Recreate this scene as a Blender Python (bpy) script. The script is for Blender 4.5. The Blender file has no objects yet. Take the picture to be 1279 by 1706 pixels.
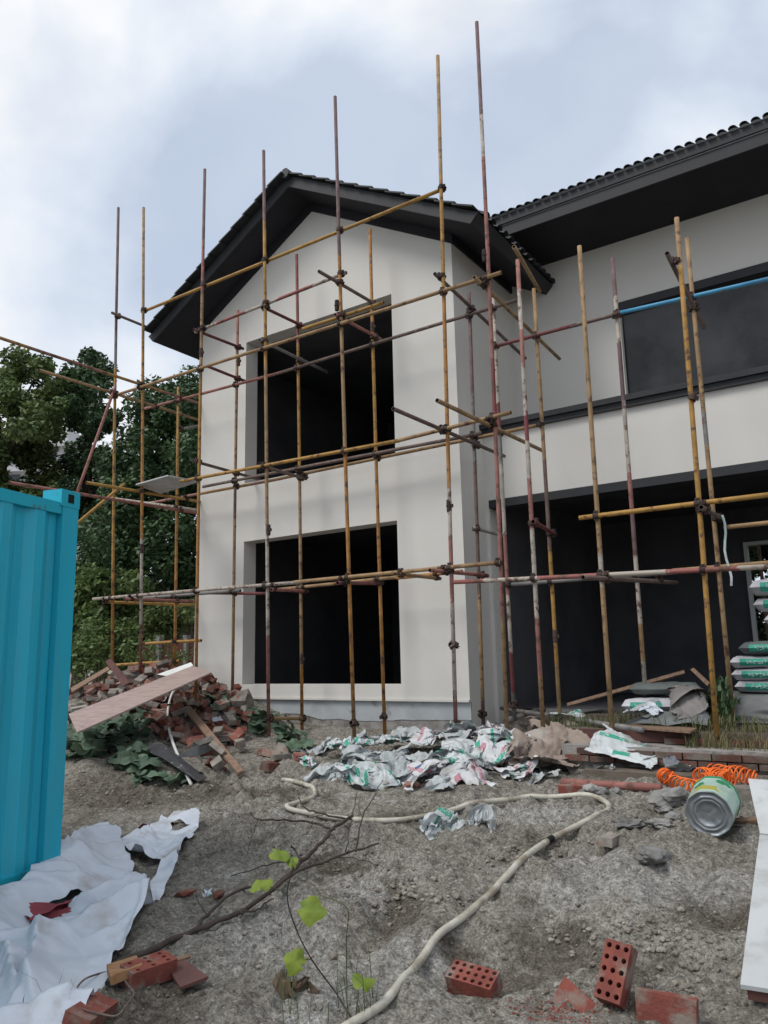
import bpy, math, random
import numpy as np
from mathutils import Vector, Matrix, Quaternion
random.seed(7); rng = np.random.default_rng(7)
scn = bpy.context.scene; COL = scn.collection
R_ = math.radians

# ------------------------------------------------------------------ camera
FPX, PW, PH = 1284.6, 1279, 1706
_y, _p, _r = R_(34.2), R_(10.71), R_(-1.27)
CAM = np.array([4.884, -9.105, 1.5])
FW = np.array([-math.sin(_y)*math.cos(_p), math.cos(_y)*math.cos(_p), math.sin(_p)])
_R0 = np.array([math.cos(_y), math.sin(_y), 0.0]); _U0 = np.cross(_R0, FW)
RT = math.cos(_r)*_R0 + math.sin(_r)*_U0
UP = -math.sin(_r)*_R0 + math.cos(_r)*_U0
cd = bpy.data.cameras.new('camera'); cam = bpy.data.objects.new('camera', cd); COL.objects.link(cam)
cd.sensor_fit = 'VERTICAL'; cd.sensor_height = 36.0; cd.lens = FPX/PH*36.0
cd.clip_start = 0.05; cd.clip_end = 3000
_m = Matrix.Identity(4)
for i in range(3):
    _m[i][0], _m[i][1], _m[i][2], _m[i][3] = RT[i], UP[i], -FW[i], CAM[i]
cam.matrix_world = _m
scn.camera = cam

# ------------------------------------------------------------------ world, sun, exposure
SUN_AZ, SUN_EL = R_(212), R_(52)       # compass-like azimuth from +y clockwise, elevation
w = bpy.data.worlds.new('World'); scn.world = w; w.use_nodes = True
nt = w.node_tree; nt.nodes.clear()
out = nt.nodes.new('ShaderNodeOutputWorld'); bg = nt.nodes.new('ShaderNodeBackground')
sky = nt.nodes.new('ShaderNodeTexSky'); sky.sky_type = 'NISHITA'; sky.sun_disc = False
sky.sun_elevation = SUN_EL; sky.sun_rotation = SUN_AZ; sky.air_density = 1.0; sky.dust_density = 2.0
tc = nt.nodes.new('ShaderNodeTexCoord')
mp = nt.nodes.new('ShaderNodeMapping'); mp.inputs['Scale'].default_value = (1, 1, 1.35); mp.inputs['Location'].default_value = (17.3, 3.1, -1.3)
n1 = nt.nodes.new('ShaderNodeTexNoise'); n1.inputs['Scale'].default_value = 1.9; n1.inputs['Detail'].default_value = 7; n1.inputs['Roughness'].default_value = 0.50
n1.inputs['Distortion'].default_value = 0.25
n2 = nt.nodes.new('ShaderNodeTexNoise'); n2.inputs['Scale'].default_value = 4.5; n2.inputs['Detail'].default_value = 4; n2.inputs['Roughness'].default_value = 0.5
cr = nt.nodes.new('ShaderNodeValToRGB')
cr.color_ramp.elements[0].position = 0.42; cr.color_ramp.elements[0].color = (3.45, 3.95, 4.75, 1)
cr.color_ramp.elements[1].position = 0.57; cr.color_ramp.elements[1].color = (5.85, 5.95, 6.1, 1)
e = cr.color_ramp.elements.new(0.50); e.color = (4.6, 5.0, 5.6, 1)
cr2 = nt.nodes.new('ShaderNodeValToRGB')
cr2.color_ramp.elements[0].position = 0.30; cr2.color_ramp.elements[0].color = (0.80, 0.80, 0.80, 1)
cr2.color_ramp.elements[1].position = 0.55; cr2.color_ramp.elements[1].color = (0.97, 0.97, 0.97, 1)
mix = nt.nodes.new('ShaderNodeMixRGB')
L = nt.links.new
L(tc.outputs['Generated'], mp.inputs['Vector']); L(mp.outputs['Vector'], n1.inputs['Vector']); L(mp.outputs['Vector'], n2.inputs['Vector'])
L(n1.outputs['Fac'], cr.inputs['Fac']); L(n2.outputs['Fac'], cr2.inputs['Fac'])
L(cr2.outputs['Color'], mix.inputs['Fac']); L(sky.outputs['Color'], mix.inputs['Color1']); L(cr.outputs['Color'], mix.inputs['Color2'])
L(mix.outputs['Color'], bg.inputs['Color']); bg.inputs['Strength'].default_value = 0.1
L(bg.outputs['Background'], out.inputs['Surface'])
sl = bpy.data.lights.new('sun', 'SUN'); sl.energy = 1.3; sl.angle = R_(22); sl.color = (1.0, 0.96, 0.90)
so = bpy.data.objects.new('sun', sl); COL.objects.link(so)
sd = Vector((math.sin(SUN_AZ)*math.cos(SUN_EL), math.cos(SUN_AZ)*math.cos(SUN_EL), math.sin(SUN_EL)))
so.rotation_euler = sd.to_track_quat('Z', 'Y').to_euler(); so.location = sd*40
scn.view_settings.view_transform = 'Standard'; scn.view_settings.look = 'None'
scn.view_settings.exposure = 0.75; scn.view_settings.gamma = 1.0; scn.view_settings.use_curve_mapping = False
scn.cycles.use_denoising = True
scn.cycles.max_bounces = 6; scn.cycles.diffuse_bounces = 3; scn.cycles.glossy_bounces = 2; scn.cycles.transparent_max_bounces = 6

# ------------------------------------------------------------------ survey helpers (photo measurements to metres)
def ray(u, v): return FW + RT*(u-PW/2)/FPX - UP*(v-PH/2)/FPX
def onz(u, v, z): d = ray(u, v); return CAM + d*(z-CAM[2])/d[2]
def ony(u, v, Y): d = ray(u, v); return CAM + d*(Y-CAM[1])/d[1]
def onx(u, v, X): d = ray(u, v); return CAM + d*(X-CAM[0])/d[0]
def at(u, v, dep): return CAM + ray(u, v)*dep

# ------------------------------------------------------------------ numpy noise
_perm = rng.permutation(512)
_perm = np.concatenate([_perm, _perm])
_val = rng.random(1024)*2-1
def vnoise(x, y):
    xi = np.floor(x).astype(int); yi = np.floor(y).astype(int)
    fx = x-xi; fy = y-yi; fx = fx*fx*fx*(fx*(fx*6-15)+10); fy = fy*fy*fy*(fy*(fy*6-15)+10)
    def g(a, b): return _val[_perm[(_perm[a & 511] + b) & 511]]
    return (g(xi, yi)*(1-fx)+g(xi+1, yi)*fx)*(1-fy) + (g(xi, yi+1)*(1-fx)+g(xi+1, yi+1)*fx)*fy
def fbm(x, y, o=4, lac=2.03, gain=0.5):
    s = 0; a = 1.0
    for i in range(o):
        s = s + a*vnoise(x+17.3*i, y-9.1*i); x = x*lac; y = y*lac; a *= gain
    return s

# ------------------------------------------------------------------ ground height
_cp = np.array([
 (4.9,-9.1,-.05),(0,-9.5,-.05),(9,-9,0),(3,-5.6,.0),(1.2,-5.6,.06),(-.4,-5.7,.10),(-2,-6.5,.1),(4.1,-5.4,.02),(5.6,-5.5,.1),(3.9,-6.8,-.03),(1.6,-7.4,0),
 (3.7,-3.9,.38),(5.5,-3.9,.45),(2.2,-4.2,.28),(1.0,-4.5,.20),(0,-4.2,.26),(-1.2,-4.3,.17),(2.9,-2.4,.40),(0.5,-2.2,.42),(-1.5,-2.2,.42),(-1.5,-.6,.47),(0.3,-.6,.52),(1,-1.1,.5),
 (-2.6,-1.5,.5),(-3.0,-.4,.60),(-4,-.4,.98),(-5.3,-.4,1.28),(-5.2,-1.3,1.30),(-4.2,-1.4,1.0),(-3.4,-1.6,.68),(-3.3,-2.7,.50),(-4.5,-2.4,.72),(-6,-2,1.0),(-7,-1.3,.95),
 (-6.5,-3.5,.5),(-4,-3.3,.46),(-8,-5,.2),(-2.3,-3.3,.44),(-1.7,-4.2,.16),(-3.2,-4.4,.12),(-7,2,.7),(-10,2,.6),(-9,-2,.6),(-8,8,.5),(0,3,.5),(6,3,.5),(5,-1,.5),(8,-3,.5),(8,1,.5),(-3,6,.5),(-12,-6,.4),(10,-7,.3)])
def _phi(r2): return np.sqrt(r2+0.09)
_D = _phi(((_cp[:, None, :2]-_cp[None, :, :2])**2).sum(-1))
_n = len(_cp); _A = np.zeros((_n+1, _n+1)); _A[:_n, :_n] = _D; _A[:_n, _n] = 1; _A[_n, :_n] = 1
_w = np.linalg.solve(_A, np.concatenate([_cp[:, 2], [0]]))
PITS = [(650,1525,.16,.06),(560,1455,.22,.03),(860,1600,.18,.05),(930,1580,.14,.05),(1010,1590,.15,.035),(1090,1570,.2,.04),(760,1560,.12,.04),(1200,1520,.12,.03),(190,1330,.22,.06),(1210,1560,.16,.04),(940,1660,.14,.05),(1060,1625,.12,.04),(600,1560,.16,.03),(720,1600,.14,.04),(350,1480,.3,.03)]
BUMPS = [(480,1495,.35,.07),(600,1480,.2,.05),(700,1500,.16,.05),(1050,1530,.25,.05),(1120,1545,.18,.05),(880,1440,.16,.05),(150,1290,.3,.10),(560,1390,.3,.05),(830,1540,.15,.04),(420,1640,.4,.05),(130,1310,.35,.10),(230,1312,.35,.09),(330,1322,.3,.06),(300,1345,.2,.03),(480,1530,.3,.05),(1000,1545,.2,.06),(1140,1580,.2,.05),(690,1470,.25,.05),(780,1480,.2,.04)]
def hbase(x, y):
    x = np.asarray(x, float); y = np.asarray(y, float)
    s = np.full(np.broadcast(x, y).shape, _w[_n])
    for i in range(_n): s = s + _w[i]*_phi((x-_cp[i, 0])**2+(y-_cp[i, 1])**2)
    r = np.sqrt((x+0)**2+(y+2)**2); k = np.clip((r-11)/7, 0, 1); k = k*k*(3-2*k)
    return s*(1-k)+0.45*k
def _spot(u, v):
    d = ray(u, v); t = 2.0
    while t < 60:
        p = CAM+d*t
        if p[2] < float(hbase(p[0], p[1])): return p
        t += .01
    return CAM+d*60
_pits = [(_spot(u, v), r, a) for u, v, r, a in PITS]; _bumps = [(_spot(u, v), r, a) for u, v, r, a in BUMPS]
_feet = [(_spot(u, v), a) for u, v, a in ((640,1395,.6),(690,1425,.9),(830,1500,.4),(900,1490,.2),(960,1470,1.2),(1030,1460,.5),(1110,1490,1.0),(560,1345,.3),(620,1320,1.1),(760,1445,.7),(850,1385,1.4),(350,1420,1.2),(400,1400,.9),(1000,1640,.8),(1110,1610,.3),(1160,1455,1.1))]
def hground(x, y):
    x = np.asarray(x, float); y = np.asarray(y, float)
    h = hbase(x, y)
    for P, a in _feet:
        lx = (x-P[0])*math.cos(a)+(y-P[1])*math.sin(a); ly = -(x-P[0])*math.sin(a)+(y-P[1])*math.cos(a)
        q = (lx/.15)**4+(ly/(.055-.08*lx))**4; h = h-.032*np.exp(-q)+.016*np.exp(-(np.sqrt((lx/.17)**2+(ly/.075)**2)-1.15)**2/.05)
    near = np.clip(1-np.sqrt((x-1)**2+(y+4)**2)/13, 0, 1)
    h = h + near*(.050*fbm(x*1.3, y*1.3, 3))
    h = h + near*(.054*fbm(x*4.3+3, y*4.3, 3)*np.clip(.6+vnoise(x*.9+5, y*.9), 0.15, 1.3))
    rid = 1-np.abs(vnoise(x*9+2, y*9+7)); m = np.clip(vnoise(x*1.1+40, y*1.1)*1.6+.25, 0, 1)
    h = h + near*m*(.052*(rid-.6) + .026*fbm(x*22, y*22, 3))
    h = h + near*(.010*fbm(x*27+9, y*27, 3) + .030*np.clip(vnoise(x*6.5+3, y*6.5+8)-.25, 0, 1)*np.clip(vnoise(x*.8+11, y*.8)+.5, 0, 1))
    for P, r, a in _pits: h = h - a*np.exp(-(((x-P[0])**2+(y-P[1])**2)/(r*r))**2)
    for P, r, a in _bumps: h = h + a*np.exp(-(((x-P[0])**2+(y-P[1])**2)/(r*r)))
    return h
_GX0, _GY0, _GS = -16.0, -11.0, .04
_gxa = np.arange(_GX0, 12, _GS); _gya = np.arange(_GY0, 10, _GS)
_HG = hground(*np.meshgrid(_gxa, _gya)); _HL = _HG.tolist()
def hg(x, y):
    fx = (x-_GX0)/_GS; fy = (y-_GY0)/_GS; i = int(fx); j = int(fy)
    if i < 0 or j < 0 or i >= len(_gxa)-1 or j >= len(_gya)-1: return .45
    fx -= i; fy -= j; a = _HL[j]; b = _HL[j+1]
    return (a[i]*(1-fx)+a[i+1]*fx)*(1-fy)+(b[i]*(1-fx)+b[i+1]*fx)*fy
def G(u, v, dz=0.0, k=1.0):
    """point where the sight line through a photo position meets the ground (lifted by dz); k<1 moves it up off the ground"""
    d = ray(u, v); x0, y0, z0 = map(float, CAM); dx, dy, dz_ = map(float, d); step = .05; t = 1.5
    while t < 60:
        if z0+dz_*t < hg(x0+dx*t, y0+dy*t)+dz: break
        t += step
    a, b = t-step, t
    for _ in range(9):
        c = (a+b)/2
        if z0+dz_*c < hg(x0+dx*c, y0+dy*c)+dz: b = c
        else: a = c
    return CAM+d*b*k

# ------------------------------------------------------------------ mesh helpers
def mesh(name, V, F, mat=None, smooth=False):
    me = bpy.data.meshes.new(name)
    me.from_pydata([tuple(map(float, v)) for v in V], [], F)
    if mat is not None:
        for m in (mat if isinstance(mat, (list, tuple)) else [mat]): me.materials.append(m)
    if smooth: me.polygons.foreach_set('use_smooth', [True]*len(me.polygons))
    me.update(); return me
def link(name, me, parent=None, loc=None, rot=None, label=None, cat=None, group=None, kind=None):
    o = bpy.data.objects.new(name, me); COL.objects.link(o)
    if parent is not None: o.parent = parent
    if loc is not None: o.location = tuple(map(float, loc))
    if rot is not None:
        if isinstance(rot, Matrix): o.rotation_euler = rot.to_euler()
        elif isinstance(rot, Quaternion): o.rotation_euler = rot.to_euler()
        else: o.rotation_euler = rot
    tag(o, label, cat, group, kind); return o
def tag(o, label=None, cat=None, group=None, kind=None):
    if label: o['label'] = label
    if cat: o['category'] = cat
    if group: o['group'] = group
    if kind: o['kind'] = kind
def thing(name, loc, label, cat, group=None, rot=None):
    return link(name, None, None, loc, rot, label, cat, group)
class MB:
    def __init__(s): s.V = []; s.F = []; s.M = []
    def add(s, V, F, mi=0):
        b = len(s.V); s.V += [tuple(map(float, v)) for v in V]; s.F += [tuple(i+b for i in f) for f in F]; s.M += [mi]*len(F); return s
    def box(s, x0, x1, y0, y1, z0, z1, mi=0):
        return s.add([(x0,y0,z0),(x1,y0,z0),(x1,y1,z0),(x0,y1,z0),(x0,y0,z1),(x1,y0,z1),(x1,y1,z1),(x0,y1,z1)],
                     [(0,3,2,1),(4,5,6,7),(0,1,5,4),(1,2,6,5),(2,3,7,6),(3,0,4,7)], mi)
    def quad(s, a, b, c, d, mi=0): return s.add([a,b,c,d], [(0,1,2,3)], mi)
    def tube(s, pts, rad, n=8, cap=True, mi=0):
        V, F = tube(pts, rad, n, cap); return s.add(V, F, mi)
    def slab(s, c, t, mi=0):
        c = [np.array(p, float) for p in c]; nn = np.cross(c[1]-c[0], c[3]-c[0]); nn /= np.linalg.norm(nn)
        k = len(c); V = c+[p-nn*t for p in c]
        F = [tuple(range(k)), tuple(range(2*k-1, k-1, -1))]+[(i, i+k, (i+1) % k+k, (i+1) % k) for i in range(k)]
        return s.add(V, F, mi)
    def build(s, name, mat, parent=None, smooth=False, **kw):
        me = mesh(name, s.V, s.F, mat, smooth)
        if isinstance(mat, (list, tuple)) and len(mat) > 1: me.polygons.foreach_set('material_index', s.M)
        return link(name, me, parent, **kw)
def tube(pts, rad, n=8, cap=True):
    P = [np.array(p, float) for p in pts]; k = len(P)
    rad = [rad]*k if np.isscalar(rad) else rad
    V = []; F = []; a = None
    for i in range(k):
        t = P[min(i+1, k-1)]-P[max(i-1, 0)]; t = t/(np.linalg.norm(t)+1e-12)
        if a is None:
            a = np.cross(t, [0, 0, 1.0]);
            if np.linalg.norm(a) < .05: a = np.cross(t, [1.0, 0, 0])
        a = a-t*(a@t); a /= np.linalg.norm(a); b = np.cross(t, a)
        for j in range(n):
            th = 2*math.pi*j/n; V.append(P[i]+rad[i]*(math.cos(th)*a+math.sin(th)*b))
    for i in range(k-1):
        for j in range(n):
            F.append((i*n+j, i*n+(j+1) % n, (i+1)*n+(j+1) % n, (i+1)*n+j))
    if cap: F.append(tuple(range(n-1, -1, -1))); F.append(tuple(range((k-1)*n, k*n)))
    return V, F
def spline(P, m=6):
    P = [np.array(p, float) for p in P]; Q = [2*P[0]-P[1]]+P+[2*P[-1]-P[-2]]; out = []
    for i in range(1, len(Q)-2):
        for j in range(m):
            t = j/m; a, b, c, d = Q[i-1], Q[i], Q[i+1], Q[i+2]
            out.append(.5*((2*b)+(c-a)*t+(2*a-5*b+4*c-d)*t*t+(-a+3*b-3*c+d)*t**3))
    out.append(P[-1]); return out
def inpoly(x, y, poly):
    x = np.asarray(x); y = np.asarray(y); r = np.zeros(x.shape, bool); n = len(poly)
    for i in range(n):
        x0, y0 = poly[i][:2]; x1, y1 = poly[(i+1) % n][:2]
        c = ((y0 > y) != (y1 > y)) & (x < (x1-x0)*(y-y0)/((y1-y0)+1e-12)+x0); r ^= c
    return r

# ------------------------------------------------------------------ materials
def mat(name, c1, c2=None, scale=6, rough=.75, bump=0, bscale=40, metal=0, spec=.3, detail=5, lo=.4, hi=.65, vary=0, c3=None, s3=3, lo3=.58, hi3=.66, coord='Object', stretch=None, island=False, bdist=.01, transl=0):
    m = bpy.data.materials.new(name); m.use_nodes = True; t = m.node_tree; N = t.nodes; b = N['Principled BSDF']; k = t.links.new
    b.inputs['Roughness'].default_value = rough; b.inputs['Metallic'].default_value = metal; b.inputs['Specular IOR Level'].default_value = spec
    tcn = N.new('ShaderNodeTexCoord'); oi = N.new('ShaderNodeObjectInfo')
    src = tcn.outputs[coord]
    if coord == 'Object':
        ad = N.new('ShaderNodeVectorMath'); ad.operation = 'MULTIPLY_ADD'
        cx = N.new('ShaderNodeCombineXYZ')
        for i in range(3): k(oi.outputs['Random'], cx.inputs[i])
        k(cx.outputs[0], ad.inputs[0]); ad.inputs[1].default_value = (37, 53, 71); k(src, ad.inputs[2]); src = ad.outputs[0]
    if stretch:
        mpn = N.new('ShaderNodeMapping'); mpn.inputs['Scale'].default_value = stretch; k(src, mpn.inputs['Vector']); src = mpn.outputs[0]
    def noise(sc, det=detail, rgh=.55):
        n = N.new('ShaderNodeTexNoise'); n.inputs['Scale'].default_value = sc; n.inputs['Detail'].default_value = det; n.inputs['Roughness'].default_value = rgh; k(src, n.inputs['Vector']); return n.outputs['Fac']
    def ramp(fac, a, b_, ca=(0,0,0,1), cb=(1,1,1,1)):
        r = N.new('ShaderNodeValToRGB'); r.color_ramp.elements[0].position = a; r.color_ramp.elements[1].position = b_
        r.color_ramp.elements[0].color = ca; r.color_ramp.elements[1].color = cb; k(fac, r.inputs['Fac']); return r.outputs['Color']
    col = None
    if c2 is not None: col = ramp(noise(scale), lo, hi, (*c1, 1), (*c2, 1))
    else:
        rg = N.new('ShaderNodeRGB'); rg.outputs[0].default_value = (*c1, 1); col = rg.outputs[0]
    if c3 is not None:
        mx = N.new('ShaderNodeMixRGB'); k(ramp(noise(s3, 6, .62), lo3, hi3), mx.inputs['Fac']); k(col, mx.inputs['Color1']); mx.inputs['Color2'].default_value = (*c3, 1); col = mx.outputs[0]
    if vary or island:
        hs = N.new('ShaderNodeHueSaturation'); mr = N.new('ShaderNodeMapRange')
        if island: gi = N.new('ShaderNodeNewGeometry'); k(gi.outputs['Random Per Island'], mr.inputs['Value'])
        else: k(oi.outputs['Random'], mr.inputs['Value'])
        v = vary or .3
        mr.inputs['To Min'].default_value = 1-v; mr.inputs['To Max'].default_value = 1+v; k(mr.outputs[0], hs.inputs['Value'])
        k(col, hs.inputs['Color']); col = hs.outputs[0]
    k(col, b.inputs['Base Color'])
    if bump:
        bn = N.new('ShaderNodeBump'); bn.inputs['Strength'].default_value = bump; bn.inputs['Distance'].default_value = bdist
        k(noise(bscale, 6, .65), bn.inputs['Height']); k(bn.outputs[0], b.inputs['Normal'])
    if transl:
        tr = N.new('ShaderNodeBsdfTranslucent'); k(col, tr.inputs['Color']); ms = N.new('ShaderNodeMixShader'); ms.inputs['Fac'].default_value = transl
        k(b.outputs[0], ms.inputs[1]); k(tr.outputs[0], ms.inputs[2]); k(ms.outputs[0], N['Material Output'].inputs['Surface'])
    return m
def banded(name, ca, cb, period, rust, frac=.5):
    m = mat(name, ca, None, rough=.6, bump=.25, bscale=120, c3=rust, s3=9, lo3=.52, hi3=.62)
    t = m.node_tree; N = t.nodes; k = t.links.new
    tcn = N.new('ShaderNodeTexCoord'); sp = N.new('ShaderNodeSeparateXYZ'); k(tcn.outputs['Object'], sp.inputs[0])
    oi = N.new('ShaderNodeObjectInfo')
    md = N.new('ShaderNodeMath'); md.operation = 'MULTIPLY_ADD'; k(sp.outputs['Z'], md.inputs[0]); md.inputs[1].default_value = 1/period; k(oi.outputs['Random'], md.inputs[2])
    ns = N.new('ShaderNodeTexNoise'); ns.inputs['Scale'].default_value = 25; k(tcn.outputs['Object'], ns.inputs['Vector'])
    m2 = N.new('ShaderNodeMath'); m2.operation = 'MULTIPLY_ADD'; k(ns.outputs['Fac'], m2.inputs[0]); m2.inputs[1].default_value = .12; k(md.outputs[0], m2.inputs[2])
    fr = N.new('ShaderNodeMath'); fr.operation = 'FRACT'; k(m2.outputs[0], fr.inputs[0])
    gt = N.new('ShaderNodeMath'); gt.operation = 'GREATER_THAN'; k(fr.outputs[0], gt.inputs[0]); gt.inputs[1].default_value = frac
    mx = [n for n in N if n.type == 'MIX_RGB'][0]
    m3 = N.new('ShaderNodeMixRGB'); k(gt.outputs[0], m3.inputs['Fac']); m3.inputs['Color1'].default_value = (*ca, 1); m3.inputs['Color2'].default_value = (*cb, 1); k(m3.outputs[0], mx.inputs['Color1'])
    return m
RUST = (.085, .040, .022)
PM = dict(
 ochre=mat('paint_ochre', (.40,.225,.055), (.30,.17,.05), 5, .6, .25, 120, c3=RUST, s3=11, lo3=.55, hi3=.66),
 orange=mat('paint_orange', (.40,.19,.05), (.30,.14,.045), 5, .6, .25, 120, c3=RUST, s3=11, lo3=.54, hi3=.64),
 tan=mat('paint_tan', (.33,.215,.11), (.24,.15,.08), 5, .65, .25, 120, c3=RUST, s3=9, lo3=.55, hi3=.68),
 pink=mat('paint_faded_red', (.33,.15,.125), (.25,.10,.085), 5, .65, .3, 120, c3=(.12,.06,.045), s3=11, lo3=.53, hi3=.64),
 maroon=mat('paint_maroon', (.19,.055,.06), (.13,.05,.05), 6, .6, .25, 120, c3=RUST, s3=9, lo3=.55, hi3=.66),
 brown=mat('steel_brown', (.15,.105,.09), (.10,.07,.062), 6, .6, .25, 120, c3=(.22,.17,.14), s3=10, lo3=.55, hi3=.68),
 grey=mat('steel_grey', (.22,.21,.20), (.15,.145,.14), 7, .55, .25, 120, c3=RUST, s3=8, lo3=.58, hi3=.68, metal=.1),
 white=mat('paint_worn_white', (.40,.36,.31), (.29,.25,.21), 8, .65, .3, 120, c3=(.13,.075,.05), s3=22, lo3=.53, hi3=.60),
 blue=mat('paint_blue', (.07,.28,.46), (.06,.22,.38), 6, .5, .2, 120, c3=(.2,.16,.12), s3=7, lo3=.62, hi3=.68),
 redwhite=banded('paint_red_white', (.39,.345,.29), (.27,.095,.085), 1.3, (.12,.07,.05), .5),
 ochrewhite=banded('paint_ochre_white', (.36,.21,.06), (.46,.42,.37), 3.0, (.13,.065,.035), .55),
 pinkochre=banded('paint_pink_ochre', (.27,.14,.115), (.34,.20,.085), 2.4, (.11,.06,.04), .5),
)
PAL = dict(ochre=(.38,.215,.06), tan=(.31,.205,.11), orange=(.38,.185,.055), pink=(.29,.135,.115), maroon=(.20,.06,.062), purple=(.15,.095,.10), grey=(.20,.19,.185), white=(.40,.36,.32), brown=(.15,.105,.09))
def segpaint(segs):
    """paint that changes along the tube: [(fraction from the foot, colour), ...]"""
    m = mat('paint_'+'_'.join(c for _, c in segs), PAL[segs[0][1]], None, rough=.65, bump=.3, bscale=120, c3=(.105,.060,.042), s3=12, lo3=.54, hi3=.64)
    t = m.node_tree; N = t.nodes; k = t.links.new; mx = [n for n in N if n.type == 'MIX_RGB'][0]
    tcn = N.new('ShaderNodeTexCoord'); sp = N.new('ShaderNodeSeparateXYZ'); k(tcn.outputs['Generated'], sp.inputs[0])
    ns = N.new('ShaderNodeTexNoise'); ns.inputs['Scale'].default_value = 14; ns.inputs['Detail'].default_value = 6; k(tcn.outputs['Object'], ns.inputs['Vector'])
    ma = N.new('ShaderNodeMath'); ma.operation = 'MULTIPLY_ADD'; k(ns.outputs['Fac'], ma.inputs[0]); ma.inputs[1].default_value = .07; k(sp.outputs['Z'], ma.inputs[2])
    sb_ = N.new('ShaderNodeMath'); sb_.operation = 'SUBTRACT'; k(ma.outputs[0], sb_.inputs[0]); sb_.inputs[1].default_value = .035
    r = N.new('ShaderNodeValToRGB'); r.color_ramp.interpolation = 'CONSTANT'; e0 = r.color_ramp.elements
    e0[0].position = 0; e0[0].color = (*PAL[segs[0][1]], 1); e0[1].position = segs[1][0]; e0[1].color = (*PAL[segs[1][1]], 1)
    for f, c in segs[2:]: q = e0.new(f); q.color = (*PAL[c], 1)
    k(sb_.outputs[0], r.inputs['Fac'])
    # mottling keeps the tube from reading as one flat tone
    n2 = N.new('ShaderNodeTexNoise'); n2.inputs['Scale'].default_value = 5; n2.inputs['Detail'].default_value = 6; k(tcn.outputs['Object'], n2.inputs['Vector'])
    r2 = N.new('ShaderNodeValToRGB'); r2.color_ramp.elements[0].position = .35; r2.color_ramp.elements[0].color = (.66,.66,.66,1); r2.color_ramp.elements[1].position = .65; r2.color_ramp.elements[1].color = (1.15,1.12,1.08,1); k(n2.outputs['Fac'], r2.inputs['Fac'])
    x = N.new('ShaderNodeMixRGB'); x.blend_type = 'MULTIPLY'; x.inputs['Fac'].default_value = 1; k(r.outputs[0], x.inputs['Color1']); k(r2.outputs[0], x.inputs['Color2']); k(x.outputs[0], mx.inputs['Color1'])
    return m
M_coupler = mat('coupler_rust', (.060,.036,.028), (.035,.025,.024), 30, .7, .4, 90, vary=.5)
M_bore = mat('pipe_bore', (.02,.017,.015), rough=.9)
M_wall = mat('stucco_pale', (.66,.64,.60), (.63,.612,.575), .8, .9, .22, 55, spec=.12, bdist=.004, lo=.3, hi=.7, c3=(.60,.585,.55), s3=.6, lo3=.55, hi3=.95)
M_plinth = mat('plinth_putty', (.44,.47,.49), (.37,.395,.415), 3, .85, .3, 40, spec=.15, c3=(.30,.30,.30), s3=4)
M_conc = mat('rough_concrete', (.33,.315,.30), (.22,.205,.19), 5, .95, .8, 18, spec=.1, c3=(.15,.135,.12), s3=3, bdist=.02)
M_char = mat('charcoal_paint', (.033,.034,.038), (.028,.029,.033), 3, .6, .1, 150, spec=.3)
M_soffit = mat('soffit_dark', (.026,.025,.031), (.021,.021,.026), 2, .75, .1, 150, spec=.2)
M_tile = mat('roof_tile_black', (.030,.033,.036), (.022,.024,.027), 8, .55, .2, 60, spec=.3, vary=.25)
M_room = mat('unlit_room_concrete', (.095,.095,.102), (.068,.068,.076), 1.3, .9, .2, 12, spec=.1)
M_glass = mat('dark_glass', (.010,.011,.013), (.018,.019,.021), .9, .14, 0, spec=.35, c3=(.050,.052,.056), s3=.9, lo3=.46, hi3=.72)  # paler smears paint a cloudy reflection into the pane colour, besides dusty film
M_teal = mat('teal_paint', (.018,.41,.56), (.015,.365,.51), 1.2, .42, .35, 2.2, spec=.4, c3=(.05,.34,.44), s3=2.0, stretch=(6,6,.5), lo3=.48, hi3=.75)
M_tealdark = mat('teal_scuffed', (.016,.38,.50), (.07,.15,.15), 14, .5, .2, 60, lo=.6, hi=.72)
M_black = mat('black_hole', (.01,.01,.01), rough=.9)
M_brick = mat('brick_red', (.23,.085,.065), (.16,.065,.052), 8, .9, .6, 60, spec=.1, c3=(.25,.205,.175), s3=6, lo3=.46, hi3=.62, vary=.45)
M_brickfresh = mat('brick_fresh', (.25,.080,.062), (.185,.062,.05), 10, .9, .7, 55, spec=.1, c3=(.23,.195,.165), s3=8, lo3=.48, hi3=.64)
M_mortar = mat('mortar_grey', (.30,.27,.24), (.19,.17,.15), 9, .95, .7, 40, spec=.1, c3=(.25,.10,.07), s3=6, vary=.2)
M_ply = mat('plywood_pink', (.36,.275,.25), (.29,.215,.195), 3, .6, .15, 60, stretch=(1,5,5), c3=(.16,.10,.09), s3=6, lo3=.62, hi3=.7)
M_plyedge = mat('plywood_brown', (.14,.065,.055), (.10,.05,.045), 6, .8, .2, 60)
M_wood = mat('weathered_wood', (.24,.16,.11), (.16,.10,.07), 4, .85, .4, 60, stretch=(6,6,1))
M_whiteboard = mat('white_board', (.50,.52,.53), (.44,.455,.46), 2, .55, .08, 60, c3=(.33,.32,.29), s3=4, lo3=.50, hi3=.74)
M_tarp = mat('white_plastic_sheet', (.60,.635,.70), (.53,.56,.62), 3, .38, .15, 12, spec=.4, c3=(.36,.335,.31), s3=2.6, lo3=.56, hi3=.74)
M_red = mat('maroon_paper', (.30,.055,.07), (.20,.04,.05), 5, .6, .2, 40)
M_hose = mat('cream_hose', (.52,.50,.43), (.42,.39,.33), 9, .5, .1, 80, c3=(.25,.215,.165), s3=6, lo3=.47, hi3=.64)
M_pvc = mat('white_pvc', (.66,.68,.66), (.58,.60,.57), 6, .45, .05, 60)
M_orange = mat('orange_air_hose', (.85,.17,.025), (.72,.13,.02), 5, .4)
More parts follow.
